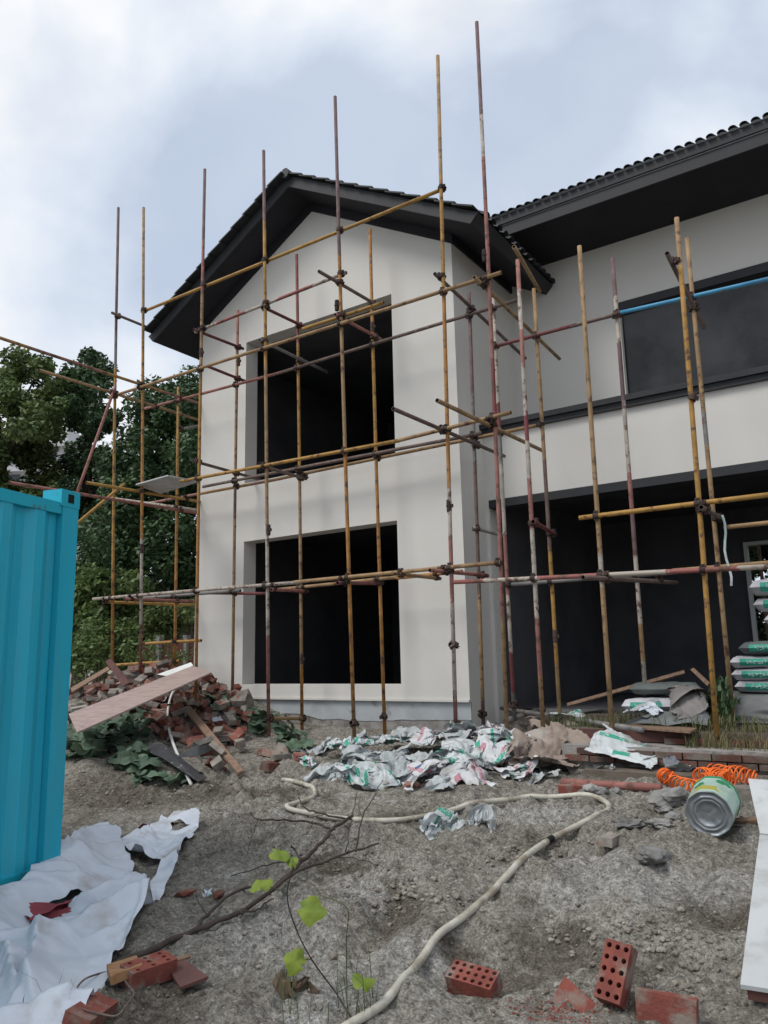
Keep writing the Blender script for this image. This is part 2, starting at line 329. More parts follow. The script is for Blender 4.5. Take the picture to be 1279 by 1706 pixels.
M_stone = mat('grey_stone', (.26,.255,.245), (.15,.145,.14), 12, .95, .7, 30, spec=.1, vary=.3)
M_greysheet = mat('grey_tarp', (.17,.18,.18), (.12,.127,.128), 3, .55, .3, 14, c3=(.23,.24,.235), s3=2.5)
M_blacksheet = mat('black_sheet', (.035,.036,.04), (.06,.06,.065), 6, .5, .2, 40, c3=(.3,.3,.31), s3=16, lo3=.64, hi3=.68)
M_kraft = mat('kraft_sack', (.29,.235,.20), (.22,.175,.145), 5, .8, .25, 40, c3=(.33,.30,.27), s3=3)
M_branch = mat('dead_twig', (.075,.058,.048), (.045,.036,.031), 12, .9, .6, 60)
M_dirt = mat('dirt', (.16,.135,.11), (.11,.09,.075), 6, .98, .6, 30, spec=.05)
M_leafA = mat('leaf_mid_green', (.125,.17,.055), (.078,.118,.042), 2, .5, island=True, vary=.5, transl=.22, spec=.3)
M_leafB = mat('leaf_dark_green', (.070,.122,.050), (.046,.086,.040), 2, .5, island=True, vary=.5, transl=.18, spec=.3)
M_leafC = mat('leaf_bright_shrub', (.12,.175,.055), (.085,.13,.045), 2, .5, island=True, vary=.4, transl=.25, spec=.3)
M_leafV = mat('squash_leaf', (.095,.145,.095), (.070,.115,.075), 12, .6, .3, 60, vary=.35, transl=.15, c3=(.21,.23,.18), s3=14, lo3=.6, hi3=.75)
M_lime = mat('lime_leaf', (.22,.29,.04), (.15,.215,.035), 14, .6, .5, 45, transl=.22, c3=(.22,.20,.07), s3=26, lo3=.6, hi3=.72)
M_bark = mat('bark', (.09,.07,.055), (.05,.04,.032), 9, .95, .6, 30)
M_grass = mat('dry_grass', (.17,.15,.075), (.10,.115,.045), 3, .8, island=True, vary=.4)
M_grassg = mat('green_weeds', (.070,.100,.035), (.10,.115,.045), 3, .7, island=True, vary=.4, transl=.15)
M_tin = mat('tin_plate', (.30,.32,.34), (.22,.235,.25), 7, .42, .25, 18, metal=.65, spec=.5)
M_far = mat('far_render', (.55,.56,.57), (.5,.51,.52), 1, .9)
M_farglass = mat('far_window', (.07,.085,.10), rough=.3)

def soil_material():
    m = bpy.data.materials.new('sandy_mud'); m.use_nodes = True; t = m.node_tree; N = t.nodes; k = t.links.new; b = N['Principled BSDF']
    b.inputs['Roughness'].default_value = .96; b.inputs['Specular IOR Level'].default_value = .08
    tcn = N.new('ShaderNodeTexCoord'); P = tcn.outputs['Object']
    def noise(sc, det=6, r=.6, dis=0):
        n = N.new('ShaderNodeTexNoise'); n.inputs['Scale'].default_value = sc; n.inputs['Detail'].default_value = det; n.inputs['Roughness'].default_value = r; n.inputs['Distortion'].default_value = dis; k(P, n.inputs['Vector']); return n.outputs['Fac']
    def ramp(f, a, c, A, B):
        r = N.new('ShaderNodeValToRGB'); r.color_ramp.elements[0].position = a; r.color_ramp.elements[1].position = c; r.color_ramp.elements[0].color = A; r.color_ramp.elements[1].color = B; k(f, r.inputs['Fac']); return r.outputs['Color']
    def mixc(f, A, B, mode='MIX'):
        x = N.new('ShaderNodeMixRGB'); x.blend_type = mode
        if isinstance(f, float): x.inputs['Fac'].default_value = f
        else: k(f, x.inputs['Fac'])
        for s, q in (('Color1', A), ('Color2', B)):
            if isinstance(q, tuple): x.inputs[s].default_value = q
            else: k(q, x.inputs[s])
        return x.outputs[0]
    W1 = (0,0,0,1); W2 = (1,1,1,1)
    sand = ramp(noise(1.1), .35, .68, (.250,.234,.205,1), (.345,.330,.300,1))
    damp = ramp(noise(2.0, 5, .6, .5), .54, .66, W1, (.75,.75,.75,1))
    at_ = N.new('ShaderNodeAttribute'); at_.attribute_name = 'damp'; ap = N.new('ShaderNodeAttribute'); ap.attribute_name = 'pale'
    def addm(x, y):
        q = N.new('ShaderNodeMath'); q.operation = 'ADD'; q.use_clamp = True; k(x, q.inputs[0]); k(y, q.inputs[1]); return q.outputs[0]
    c = mixc(addm(damp, at_.outputs['Fac']), sand, (.150,.134,.112,1))
    pale = ramp(noise(1.7, 6, .65, .3), .60, .72, W1, W2)
    c = mixc(addm(pale, ap.outputs['Fac']), c, (.42,.415,.40,1))
    grit = ramp(noise(70, 5, .8), .38, .62, (.52,.51,.50,1), (1.40,1.39,1.37,1))
    c = mixc(1.0, c, grit, 'MULTIPLY')
    grit2 = ramp(noise(22, 6, .72), .36, .64, (.55,.54,.52,1), (1.36,1.36,1.36,1))
    c = mixc(1.0, c, grit2, 'MULTIPLY')
    k(c, b.inputs['Base Color'])
    b1 = N.new('ShaderNodeBump'); b1.inputs['Strength'].default_value = .9; b1.inputs['Distance'].default_value = .06; k(noise(16, 8, .68, .2), b1.inputs['Height'])
    b2 = N.new('ShaderNodeBump'); b2.inputs['Strength'].default_value = .7; b2.inputs['Distance'].default_value = .008; k(noise(130, 4, .7), b2.inputs['Height']); k(b1.outputs[0], b2.inputs['Normal'])
    k(b2.outputs[0], b.inputs['Normal']); return m
M_soil = soil_material()

def sack_material(name, base, ink, ink2=None, dirt=(.30,.28,.26), glyph=True):
    m = mat(name, base, tuple(c*.84 for c in base), 5, .55, .2, 30, spec=.3)
    t = m.node_tree; N = t.nodes; k = t.links.new; b = N['Principled BSDF']
    src = b.inputs['Base Color'].links[0].from_socket
    tcn = N.new('ShaderNodeTexCoord'); oi = N.new('ShaderNodeObjectInfo')
    sp = N.new('ShaderNodeSeparateXYZ'); k(tcn.outputs['Generated'], sp.inputs[0])
    def rect(x0, x1, y0, y1):
        o = None
        for s, a, c in (('X', x0, x1), ('Y', y0, y1)):
            g = N.new('ShaderNodeMath'); g.operation = 'GREATER_THAN'; k(sp.outputs[s], g.inputs[0]); g.inputs[1].default_value = a
            l = N.new('ShaderNodeMath'); l.operation = 'LESS_THAN'; k(sp.outputs[s], l.inputs[0]); l.inputs[1].default_value = c
            p = N.new('ShaderNodeMath'); p.operation = 'MULTIPLY'; k(g.outputs[0], p.inputs[0]); k(l.outputs[0], p.inputs[1])
            if o is None: o = p.outputs[0]
            else:
                q = N.new('ShaderNodeMath'); q.operation = 'MULTIPLY'; k(o, q.inputs[0]); k(p.outputs[0], q.inputs[1]); o = q.outputs[0]
        return o
    def over(f, col):
        nonlocal src
        x = N.new('ShaderNodeMixRGB'); k(f, x.inputs['Fac']); k(src, x.inputs['Color1']); x.inputs['Color2'].default_value = (*col, 1); src = x.outputs[0]
    over(rect(.12, .88, .66, .75), ink); over(rect(.36, .58, .20, .34), ink)
    if ink2: over(rect(.66, .92, .12, .32), ink2)
    # printed strokes, dirt
    vo = N.new('ShaderNodeTexVoronoi'); vo.inputs['Scale'].default_value = 22; k(tcn.outputs['Generated'], vo.inputs['Vector'])
    lt = N.new('ShaderNodeMath'); lt.operation = 'LESS_THAN'; k(vo.outputs['Distance'], lt.inputs[0]); lt.inputs[1].default_value = .30
    rr = N.new('ShaderNodeMath'); rr.operation = 'MULTIPLY'; k(lt.outputs[0], rr.inputs[0]); k(rect(.15, .85, .67, .74), rr.inputs[1]); over(rr.outputs[0], base)
    nz = N.new('ShaderNodeTexNoise'); nz.inputs['Scale'].default_value = 7; nz.inputs['Detail'].default_value = 5; k(tcn.outputs['Object'], nz.inputs['Vector'])
    rp = N.new('ShaderNodeValToRGB'); rp.color_ramp.elements[0].position = .5; rp.color_ramp.elements[1].position = .72; k(nz.outputs['Fac'], rp.inputs['Fac'])
    over(rp.outputs['Color'], dirt)
    k(src, b.inputs['Base Color']); return m
M_sg = sack_material('sack_white_green', (.55,.585,.60), (.05,.33,.23))
M_sp = sack_material('sack_white_pink', (.57,.585,.60), (.42,.20,.24), (.10,.30,.24))
M_sgr = sack_material('sack_pale_grey', (.42,.45,.46), (.30,.34,.34))
M_sb = sack_material('sack_white_blue', (.58,.605,.63), (.08,.12,.26), (.07,.36,.30))

# ================================================================== SETTING: ground
def axis(lo, hi, step, far):
    a = list(np.arange(lo, hi+1e-6, step)); d = step; l = [lo]; h = [hi]
    while l[-1] > -far: d *= 1.35; l.append(l[-1]-d); h.append(h[-1]+d)
    return np.array(l[:0:-1]+a+h[1:])
gx = axis(-6.8, 5.6, .022, 900); gy = axis(-7.6, 0.1, .022, 900)
X, Y = np.meshgrid(gx, gy); Z = hground(X, Y)
Z = np.where((np.abs(X) > 60) | (np.abs(Y) > 60), .45, Z)
inh = ((X > -5.05) & (X < -.15) & (Y > .15)) | ((X > 0) & (Y > .75) & (X < 9))
Z = np.where(inh & (Y < 8), np.minimum(Z, .3), Z)
nx_, ny_ = len(gx), len(gy)
idx = np.arange(nx_*ny_).reshape(ny_, nx_)
Q = np.stack([idx[:-1, :-1], idx[:-1, 1:], idx[1:, 1:], idx[1:, :-1]], -1).reshape(-1, 4)
gme = bpy.data.meshes.new('ground'); gme.vertices.add(nx_*ny_); gme.vertices.foreach_set('co', np.stack([X, Y, Z], -1).ravel())
gme.loops.add(Q.size); gme.loops.foreach_set('vertex_index', Q.ravel().astype(np.int32)); gme.polygons.add(len(Q))
gme.polygons.foreach_set('loop_start', np.arange(0, Q.size, 4, dtype=np.int32)); gme.update(calc_edges=True); gme.validate()
gme.polygons.foreach_set('use_smooth', [True]*len(Q)); gme.materials.append(M_soil)
def patches(lst):
    a = np.zeros_like(X)
    for u, v, r, sq in lst:
        p = _spot(u, v); jx = X-p[0]+.5*r*vnoise(X*2.3+u, Y*2.3); jy = (Y-p[1])*sq+.5*r*vnoise(X*2.3, Y*2.3+v); d = np.sqrt(jx*jx+jy*jy)/r
        a = np.maximum(a, np.clip(1.35-d, 0, .45)/.45)
    return a
for nm, lst in (('damp', [(650,1528,.15,1),(560,1450,.22,1.5),(1010,1592,.13,1),(200,1325,.75,1.3),(320,1330,.5,1.5),(450,1325,.35,1.5),(930,1572,.18,1.2),(1190,1520,.2,.6),(690,1360,.3,1.5),(860,1600,.15,1.2),(760,1560,.12,1.5),(1150,1300,.7,2.5),(240,1690,.3,1)]),
                ('pale', [(470,1570,.32,1),(560,1640,.3,1),(700,1600,.2,1.3),(600,1510,.2,1.5),(880,1350,.5,2),(1080,1480,.4,1.6),(980,1440,.3,1.5)])):
    ga_ = gme.attributes.new(nm, 'FLOAT', 'POINT'); ga_.data.foreach_set('value', (patches(lst)*(.85 if nm == 'damp' else .55)).ravel())
link('ground', gme, kind='structure', label='trampled sandy mud of the building plot')

# terrace: stepped slab before the wing, brick riser
tb = MB().box(1.35, 9, -1.30, .64, .2, .755); tb.build('terrace', M_dirt, kind='structure', label='earth terrace before the recessed wing')
ld = MB().box(1.9, 9, -1.74, -1.302, .1, .640).build('step', M_conc, kind='structure', label='concrete step below the terrace')
l2 = MB().box(2.25, 9, -2.12, -1.80, .05, .475).build('path', M_dirt, kind='structure', label='low concrete footing at the foot of the brick step')
M_brickmud = mat('brick_muddy', (.15,.062,.05), (.115,.085,.07), 7, .95, .7, 40, spec=.08, c3=(.16,.14,.12), s3=5, lo3=.48, hi3=.62, vary=.3)
brick_me = mesh('brick', *(lambda b: (b.V, b.F))(MB().box(-.115, .115, -.055, .055, -.026, .026)), M_brickmud)
for r in range(2):
    x = 1.95+(r % 2)*.12
    while x < 6.2:
        o = link('brick', brick_me, ld, (x+.115, -1.742+random.uniform(-.006, .006), .530+.062*r+random.uniform(-.002, .002)), (random.uniform(-.02, .02), random.uniform(-.01, .01), random.uniform(-.015, .015)))
        x += .243
for i in range(5):
    link('brick', brick_me, ld, (2.9+i*.245, -1.352, .674), (0, 0, random.uniform(-.03, .03)))
fb = MB().box(1.7, 3.02, -1.33, -1.306, .652, .752).build('face_board', M_plyedge, ld)

# ================================================================== HOUSE
house = thing('house', (-2.6, 0, .5), 'pale two-storey villa shell with charcoal gable roof behind the scaffolding', 'house')
def hp(b, name, m, parent=house, smooth=False, **kw):
    """add a part of the house given in world metres"""
    o = b.build(name, m, parent, smooth, **kw)
    if parent is house: o.location = (2.6, 0, -.5)
    return o
WX0, WX1 = -5.2, 0.0
xs = [WX0, -4.072, -1.055, WX1]; zs = [.913, 1.135, 3.424, 4.407, 6.90, 7.368]
b = MB(); FY = -.04
for i in range(3):
    for j in range(5):
        if i == 1 and j in (1, 3): continue
        b.quad((xs[i], FY, zs[j]), (xs[i+1], FY, zs[j]), (xs[i+1], FY, zs[j+1]), (xs[i], FY, zs[j+1]))
b.add([(WX0, FY, 7.368), (WX1, FY, 7.368), (-2.6, FY, 8.99-.145)], [(0, 1, 2)])
b.quad((WX0, FY, .913), (WX0, .0, .913), (WX1, .0, .913), (WX1, FY, .913))
b.quad((WX1, FY, .913), (WX1, 0, .913), (WX1, 0, 7.368), (WX1, FY, 7.368)); b.quad((WX0, 0, .913), (WX0, FY, .913), (WX0, FY, 7.368), (WX0, 0, 7.368))
RV = .24
for z0, z1 in ((1.135, 3.424), (4.407, 6.90)):
    a, c = xs[1], xs[2]
    b.quad((a, FY, z0), (a, FY, z1), (a, RV, z1), (a, RV, z0)); b.quad((c, FY, z1), (c, FY, z0), (c, RV, z0), (c, RV, z1))
    b.quad((a, FY, z1), (c, FY, z1), (c, RV, z1), (a, RV, z1)); b.quad((c, FY, z0), (a, FY, z0), (a, RV, z0), (c, RV, z0))
hp(b, 'front_wall', M_wall)
b = MB(); b.quad((0, 0, .3), (0, 1.95, .3), (0, 1.95, 7.9), (0, 0, 7.9)); hp(b, 'side_wall', M_wall)
b = MB(); b.quad((WX0, 0, .3), (WX0, 0, 7.5), (WX0, 6.5, 7.5), (WX0, 6.5, .3)); b.quad((WX0, 6.5, .3), (WX0, 6.5, 7.5), (9, 6.5, 7.5), (9, 6.5, .3)) if False else None
hp(b, 'side_wall', M_wall)
# small drip ledge under the panel and plinth
b = MB().box(WX0-.01, WX1-.004, -.062, -.042, .913, .945); hp(b, 'ledge', M_wall)
b = MB(); n = 60
xx = np.linspace(WX0, WX1-.002, n); zz = .66+.035*fbm(xx*2.1, xx*0+3, 3)+.02*np.sin(xx*1.3)
for i in range(n-1): b.quad((xx[i], -.012, zz[i]), (xx[i+1], -.012, zz[i+1]), (xx[i+1], -.012, .912), (xx[i], -.012, .912))
for i in range(n-1): b.quad((xx[i], .0, zz[i]), (xx[i+1], .0, zz[i+1]), (xx[i+1], -.012, zz[i+1]), (xx[i], -.012, zz[i]))
hp(b, 'plinth', M_plinth)
b = MB(); b.box(WX0+.01, WX1-.004, -.003, .3, .1, .90); hp(b, 'footing', M_conc)
# frieze boards + soffit + fascia of the gable roof
SL = .564
def Lz(x): return 8.99-SL*abs(x+2.6)
EX0, EX1, GY = -5.82, .62, -.60
b = MB()
for x0, x1 in ((EX0, -2.6), (-2.6, EX1)):
    b.quad((x0, GY, Lz(x0)), (x0, 6.5, Lz(x0)), (x1, 6.5, Lz(x1)), (x1, GY, Lz(x1)))
hp(b, 'soffit', M_soffit)
b = MB()
for x0, x1 in ((WX0, -2.6), (-2.6, WX1)):
    V = [(x0, -.075, Lz(x0)-.15), (x1, -.075, Lz(x1)-.15), (x1, -.075, Lz(x1)-.002), (x0, -.075, Lz(x0)-.002)]; V += [(p[0], -.042, p[2]) for p in V]
    b.add(V, [(0,1,2,3), (0,4,5,1), (3,2,6,7)])
b.box(.002, .035, -.075, 1.95, Lz(0)-.15, Lz(.036)-.003)
hp(b, 'frieze', M_soffit)
roof = link('roof', None, house, (2.6, 0, -.5))
b = MB(); FH = .19
for x0, x1 in ((EX0-.12, -2.6), (-2.6, EX1+.12)):
    V = [(x0, GY-.03, Lz(x0)+.0), (x1, GY-.03, Lz(x1)+.0), (x1, GY-.03, Lz(x1)+FH), (x0, GY-.03, Lz(x0)+FH)]
    if x0 == -2.6: V[1] = (EX1, GY-.03, Lz(EX1)); 
    else: V[0] = (EX0, GY-.03, Lz(EX0))
    V += [(p[0], GY+.005, p[2]) for p in V]; b.add(V, [(0,1,2,3), (0,4,5,1), (3,2,6,7), (0,3,7,4), (1,5,6,2)])
hp(b, 'fascia', M_char, roof)
for sx, xa, xb in ((-1, EX0, EX0-.12), (1, EX1, EX1+.12)):
    b = MB(); za, zb = Lz(xa), Lz(xb)+FH
    b.quad((xa, GY, za), (xa, 2.0 if sx > 0 else 6.5, za), (xb, 2.0 if sx > 0 else 6.5, zb), (xb, GY, zb))
    hp(b, 'eave_board', M_char, roof)
# roof covering (corrugated field)
b = MB()
for sx in (-1, 1):
    xe = EX1+.14 if sx > 0 else EX0-.14; ys = np.linspace(GY-.02, 6.5, 200); ce = .022*np.abs(np.sin(ys*math.pi/.2))
    for i in range(len(ys)-1):
        y0, y1 = ys[i], ys[i+1]
        b.quad((xe, y0, Lz(xe)+FH+.012+ce[i]), (xe, y1, Lz(xe)+FH+.012+ce[i+1]), (-2.6, y1, Lz(-2.6)+FH+.012+ce[i+1]), (-2.6, y0, Lz(-2.6)+FH+.012+ce[i]))
hp(b, 'roof_covering', M_tile, roof)
vt = mesh('verge_tile', *(lambda b: (b.V, b.F))(MB().add([(-.18,-.09,0),(.16,-.09,.028),(.16,.16,.028),(-.18,.16,0),(-.18,-.09,.02),(.16,-.09,.052),(.16,.16,.052),(-.18,.16,.02),(-.18,-.075,-.03),(.16,-.075,-.02)], [(4,5,6,7),(0,3,2,1),(0,1,5,4),(1,2,6,5),(3,0,4,7),(2,3,7,6)])), M_tile)
ang = math.atan(SL)
for sx in (-1, 1):
    for i in range(12):
        d = .2+i*.31
        x = -2.6+sx*d*math.cos(ang); z = Lz(x)+FH+.004
        link('roof_tile', vt, roof, (x, GY-.02, z), Matrix.Rotation(ang*sx if True else 0, 3, 'Y') @ (Matrix.Identity(3) if sx > 0 else Matrix.Rotation(math.pi, 3, 'Z') @ Matrix.Scale(1, 3)) if sx > 0 else Matrix.Rotation(-ang, 3, 'Y') @ Matrix.Rotation(math.pi, 3, 'Z'))
V, F = tube([(-2.6, GY-.12, Lz(-2.6)+FH+.0), (-2.6, 6.5, Lz(-2.6)+FH+.0)], .085, 12); MB().add(V, F).build('ridge_tile', M_tile, roof)
def barrel(r, l, t=.012, n=7):
    V = []; F = []
    for k_, (rr, ) in enumerate(((r,), (r-t,))):
        for yv in (0, l):
            for i in range(n+1):
                th = math.pi*i/n; V.append((rr*math.cos(th), yv, rr*.75*math.sin(th)))
    m_ = n+1
    for i in range(n):
        F.append((i, i+1, m_+i+1, m_+i)); F.append((2*m_+i, 3*m_+i, 3*m_+i+1, 2*m_+i+1)); F.append((i, 2*m_+i, 2*m_+i+1, i+1)); F.append((m_+i, m_+i+1, 3*m_+i+1, 3*m_+i))
    return V, F
bt = mesh('eave_tile', *barrel(.075, .42), M_tile)
for i in range(13):
    y = -.50+i*.19
    link('roof_tile', bt, roof, (EX1+.19, y, Lz(EX1+.19)+FH+.015), Matrix.Rotation(ang, 3, 'Y') @ Matrix.Rotation(math.pi/2, 3, 'Z'))
# ---- wing, upper storey
UW, XR = 1.95, 9.0
x0w, z0w, z1w = 1.75, 5.0, 6.69
b = MB()
b.quad((0, UW, 4.6), (x0w, UW, 4.6), (x0w, UW, 7.72), (0, UW, 7.72)); b.quad((x0w, UW, z1w), (XR, UW, z1w), (XR, UW, 7.72), (x0w, UW, 7.72)); b.quad((x0w, UW, 4.6), (XR, UW, 4.6), (XR, UW, z0w), (x0w, UW, z0w))
b.quad((x0w, UW, z0w), (x0w, UW+.14, z0w), (x0w, UW+.14, z1w), (x0w, UW, z1w))
hp(b, 'upper_wall', M_wall)
wn = link('window', None, house, (2.6, 0, -.5), label='dark glazed strip window of the upper wing')
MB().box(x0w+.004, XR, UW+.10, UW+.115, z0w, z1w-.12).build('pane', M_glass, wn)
MB().box(x0w-.03, XR, UW-.02, UW+.18, z1w-.115, z1w+.012).build('lintel', M_char, wn)
for xm in (4.9, 7.2): MB().box(xm-.03, xm+.03, UW+.06, UW+.1, z0w, z1w-.116).build('mullion', M_char, wn)
# wing, lower storey with the long opening
LW = .68; ox0, ox1, oz0, oz1 = .05, 8.2, .70, 3.671
b = MB()
b.quad((0, LW, .3), (ox0, LW, .3), (ox0, LW, 4.64), (0, LW, 4.64)); b.quad((ox0, LW, oz1), (XR, LW, oz1), (XR, LW, 4.64), (ox0, LW, 4.64)); b.quad((ox1, LW, .3), (XR, LW, .3), (XR, LW, oz1), (ox1, LW, oz1))
b.quad((ox0, LW, .3), (ox0, LW+.24, .3), (ox0, LW+.24, oz1), (ox0, LW, oz1))
hp(b, 'lower_wall', M_wall)
b = MB().box(ox0+.003, ox1, LW-.012, LW+.30, oz1-.11, oz1+.004); hp(b, 'lintel', M_char)
b = MB().box(.003, XR, LW-.10, LW+.08, 4.715, 4.79); hp(b, 'coping', M_char)
b = MB().box(.003, XR, LW-.06, LW+.05, 4.635, 4.712); hp(b, 'cornice', M_char)
b = MB(); b.quad((0, LW+.05, 4.70), (XR, LW+.05, 4.70), (XR, UW, 4.70), (0, UW, 4.70)); hp(b, 'balcony_floor', M_conc)
# wing roof
b = MB(); b.quad((-.6, .77, 7.69), (-.6, UW, 7.69), (XR+.5, UW, 7.69), (XR+.5, .77, 7.69)); hp(b, 'soffit', M_soffit)
b = MB().box(-.4, XR+.5, .745, .775, 7.688, 7.86); hp(b, 'fascia', M_char, roof)
b = MB().box(-.4, XR+.5, .715, .745, 7.875, 8.005); hp(b, 'gutter_board', M_char, roof)
b = MB(); xs_ = np.arange(-.4, XR+.5, .0222); ce = .03*np.abs(np.sin((xs_-.38+.067)*math.pi/.1336))
for i in range(len(xs_)-1):
    b.quad((xs_[i], .70, 8.005+ce[i]), (xs_[i+1], .70, 8.005+ce[i+1]), (xs_[i+1], 4.5, 9.9+ce[i+1]), (xs_[i], 4.5, 9.9+ce[i]))
hp(b, 'roof_covering', M_tile, roof)
bt2 = mesh('eave_tile', *barrel(.052, .45), M_tile)
for i in range(-2, 44):
    link('roof_tile', bt2, roof, (.38+i*.1336, .66, 8.006), (math.atan(.5), 0, 0))
# ---- unlit rooms behind the openings
def room(x0, x1, y0, y1, z0, z1, hole=None):
    b = MB()
    b.quad((x0,y0,z0),(x1,y0,z0),(x1,y1,z0),(x0,y1,z0)); b.quad((x0,y0,z1),(x0,y1,z1),(x1,y1,z1),(x1,y0,z1))
    b.quad((x0,y0,z0),(x0,y1,z0),(x0,y1,z1),(x0,y0,z1)); b.quad((x1,y0,z0),(x1,y0,z1),(x1,y1,z1),(x1,y1,z0))
    if hole is None: b.quad((x0,y1,z0),(x1,y1,z0),(x1,y1,z1),(x0,y1,z1))
    else:
        a, c, e0, f = hole
        b.quad((x0,y1,z0),(a,y1,z0),(a,y1,z1),(x0,y1,z1)); b.quad((c,y1,z0),(x1,y1,z0),(x1,y1,z1),(c,y1,z1)); b.quad((a,y1,z0),(c,y1,z0),(c,y1,e0),(a,y1,e0)); b.quad((a,y1,f),(c,y1,f),(c,y1,z1),(a,y1,z1))
    return b
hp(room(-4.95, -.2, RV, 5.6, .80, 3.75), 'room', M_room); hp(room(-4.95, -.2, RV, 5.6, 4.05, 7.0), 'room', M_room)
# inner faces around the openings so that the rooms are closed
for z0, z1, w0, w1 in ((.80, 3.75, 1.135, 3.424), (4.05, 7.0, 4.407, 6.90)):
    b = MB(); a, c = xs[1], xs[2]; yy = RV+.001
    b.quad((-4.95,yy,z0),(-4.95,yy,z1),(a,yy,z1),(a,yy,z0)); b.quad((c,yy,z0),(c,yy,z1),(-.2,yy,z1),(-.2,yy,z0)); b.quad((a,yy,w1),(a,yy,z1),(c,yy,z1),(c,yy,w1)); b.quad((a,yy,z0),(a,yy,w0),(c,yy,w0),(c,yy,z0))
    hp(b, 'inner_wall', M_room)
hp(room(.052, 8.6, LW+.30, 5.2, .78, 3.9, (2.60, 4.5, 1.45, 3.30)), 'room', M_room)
bw = link('window', None, house, (2.6, 0, -.5), label='white framed window opening in the dark rear wall')
f = MB().box(2.60, 2.66, 5.12, 5.24, 1.45, 3.30).box(4.44, 4.5, 5.12, 5.24, 1.45, 3.30).box(2.66, 4.44, 5.12, 5.24, 3.24, 3.30).box(2.66, 4.44, 5.12, 5.24, 1.45, 1.50); f.build('frame', M_pvc, bw)
MB().box(2.80, 2.85, 5.18, 5.23, 1.505, 3.235).build('mullion', M_wood, bw)

# ================================================================== SCAFFOLDING
scaf = thing('scaffolding', (-2, -1.3, .5), 'rusty yellow and red tube scaffolding clamped around the villa front', 'scaffolding')
SO = np.array([-2, -1.3, .5])
PR = .0242
POLES = []
def pole(a, c, colour, name='ledger_pole', label=None, r=PR):
    a = np.array(a, float); c = np.array(c, float); d = c-a; Ln = np.linalg.norm(d); t = d/Ln
    n = 14; V = []; F = []; z = [0]+list(np.linspace(0, Ln, 5)[1:-1])+[Ln]
    bend = rng.normal(0, .0022*Ln/3, 2)
    for zz_ in z:
        s = math.sin(math.pi*zz_/Ln)
        for j in range(n):
            th = 2*math.pi*j/n; V.append((r*math.cos(th)+bend[0]*s, r*math.sin(th)+bend[1]*s, zz_))
    k_ = len(z)
    for i in range(k_-1):
        for j in range(n): F.append((i*n+j, i*n+(j+1) % n, (i+1)*n+(j+1) % n, (i+1)*n+j))
    M_ = [0]*len(F)
    for zz_, zi, ring, fl in ((0, .12, 0, 1), (Ln, Ln-.12, k_-1, 0)):
        bI = len(V)
        for q in (zz_, zi):
            for j in range(n): th = 2*math.pi*j/n; V.append((r*.8*math.cos(th), r*.8*math.sin(th), q))
        for j in range(n):
            o0, o1 = ring*n+j, ring*n+(j+1) % n; i0, i1 = bI+j, bI+(j+1) % n
            F.append((o0, i0, i1, o1) if fl else (o0, o1, i1, i0)); M_.append(0)
            F.append((i0, bI+n+j, bI+n+(j+1) % n, i1) if fl else (i0, i1, bI+n+(j+1) % n, bI+n+j)); M_.append(1)
        F.append(tuple(range(bI+n, bI+2*n))); M_.append(1)
    me = mesh(name, V, F, [PM[colour] if isinstance(colour, str) else segpaint(colour), M_bore], True); me.polygons.foreach_set('material_index', M_)
    q = Vector(t).to_track_quat('Z', 'Y')
    link(name, me, scaf, a-SO, q, label); POLES.append((a, c, t, Ln))
YO, YI, YR, YRI = -1.30, -.40, -1.45, -.35
def std(top, bot, Yp, colour, sink=True):
    T = ony(*top, Yp); B = ony(*bot, Yp); g = float(hbase(B[0], B[1]))
    if B[0] > 1.4 and Yp > -1.8: g = .64 if Yp < -1.3 else .755
    if sink: B = T+(B-T)*((T[2]-g+.04)/(T[2]-B[2]))
    pole(B, T, colour, 'upright_pole')
std((239,346), (234,1110), YO, [(0,'pink'),(.10,'white'),(.27,'orange'),(.7,'tan')]); std((341,282), (327,1105), YO, [(0,'orange'),(.35,'ochre'),(.58,'tan'),(.74,'pink'),(.84,'purple')])
std((439,251), (447,1195), YO, [(0,'pink'),(.16,'white'),(.33,'tan'),(.6,'ochre'),(.86,'purple')]); std((558,161), (590,1225), YO, [(0,'tan'),(.06,'orange'),(.42,'tan'),(.62,'orange'),(.72,'purple')])
std((729,93), (760,1240), YO, [(0,'pink'),(.07,'white'),(.19,'pink'),(.27,'white'),(.345,'orange'),(.62,'ochre'),(.8,'tan')]); std((794,37), (845,1245), YO, [(0,'tan'),(.16,'pink'),(.42,'maroon'),(.5,'pink'),(.78,'white'),(.85,'purple')])
std((197,346), (187,1110), YO, [(0,'orange'),(.22,'ochre'),(.62,'grey'),(.7,'purple')])
std((297,645), (291,1100), YI, [(0,'orange'),(.55,'ochre')]); std((396,517), (387,1155), YI, [(0,'tan'),(.45,'purple'),(.52,'tan'),(.88,'pink')]); std((494,424), (503,1215), YI, [(0,'orange'),(.12,'tan'),(.5,'ochre'),(.79,'maroon')])
std((616,382), (641,1225), YI, [(0,'orange'),(.55,'ochre'),(.78,'orange')])
std((781,488), (805,1205), YI, [(0,'purple'),(.08,'tan'),(.3,'brown'),(.6,'grey'),(.75,'purple')]); std((821,497), (857,1195), YI, [(0,'grey'),(.10,'maroon'),(.18,'white'),(.30,'pink'),(.44,'white'),(.60,'grey'),(.68,'maroon'),(.74,'white')])
std((862,433), (904,1200), YR, [(0,'tan'),(.12,'pink'),(.24,'white'),(.42,'pink'),(.52,'white'),(.60,'maroon'),(.66,'white'),(.76,'pink'),(.84,'white'),(.92,'pink')]); std((889,481), (931,1170), YRI, [(0,'tan'),(.16,'ochre'),(.4,'brown'),(.6,'tan')])
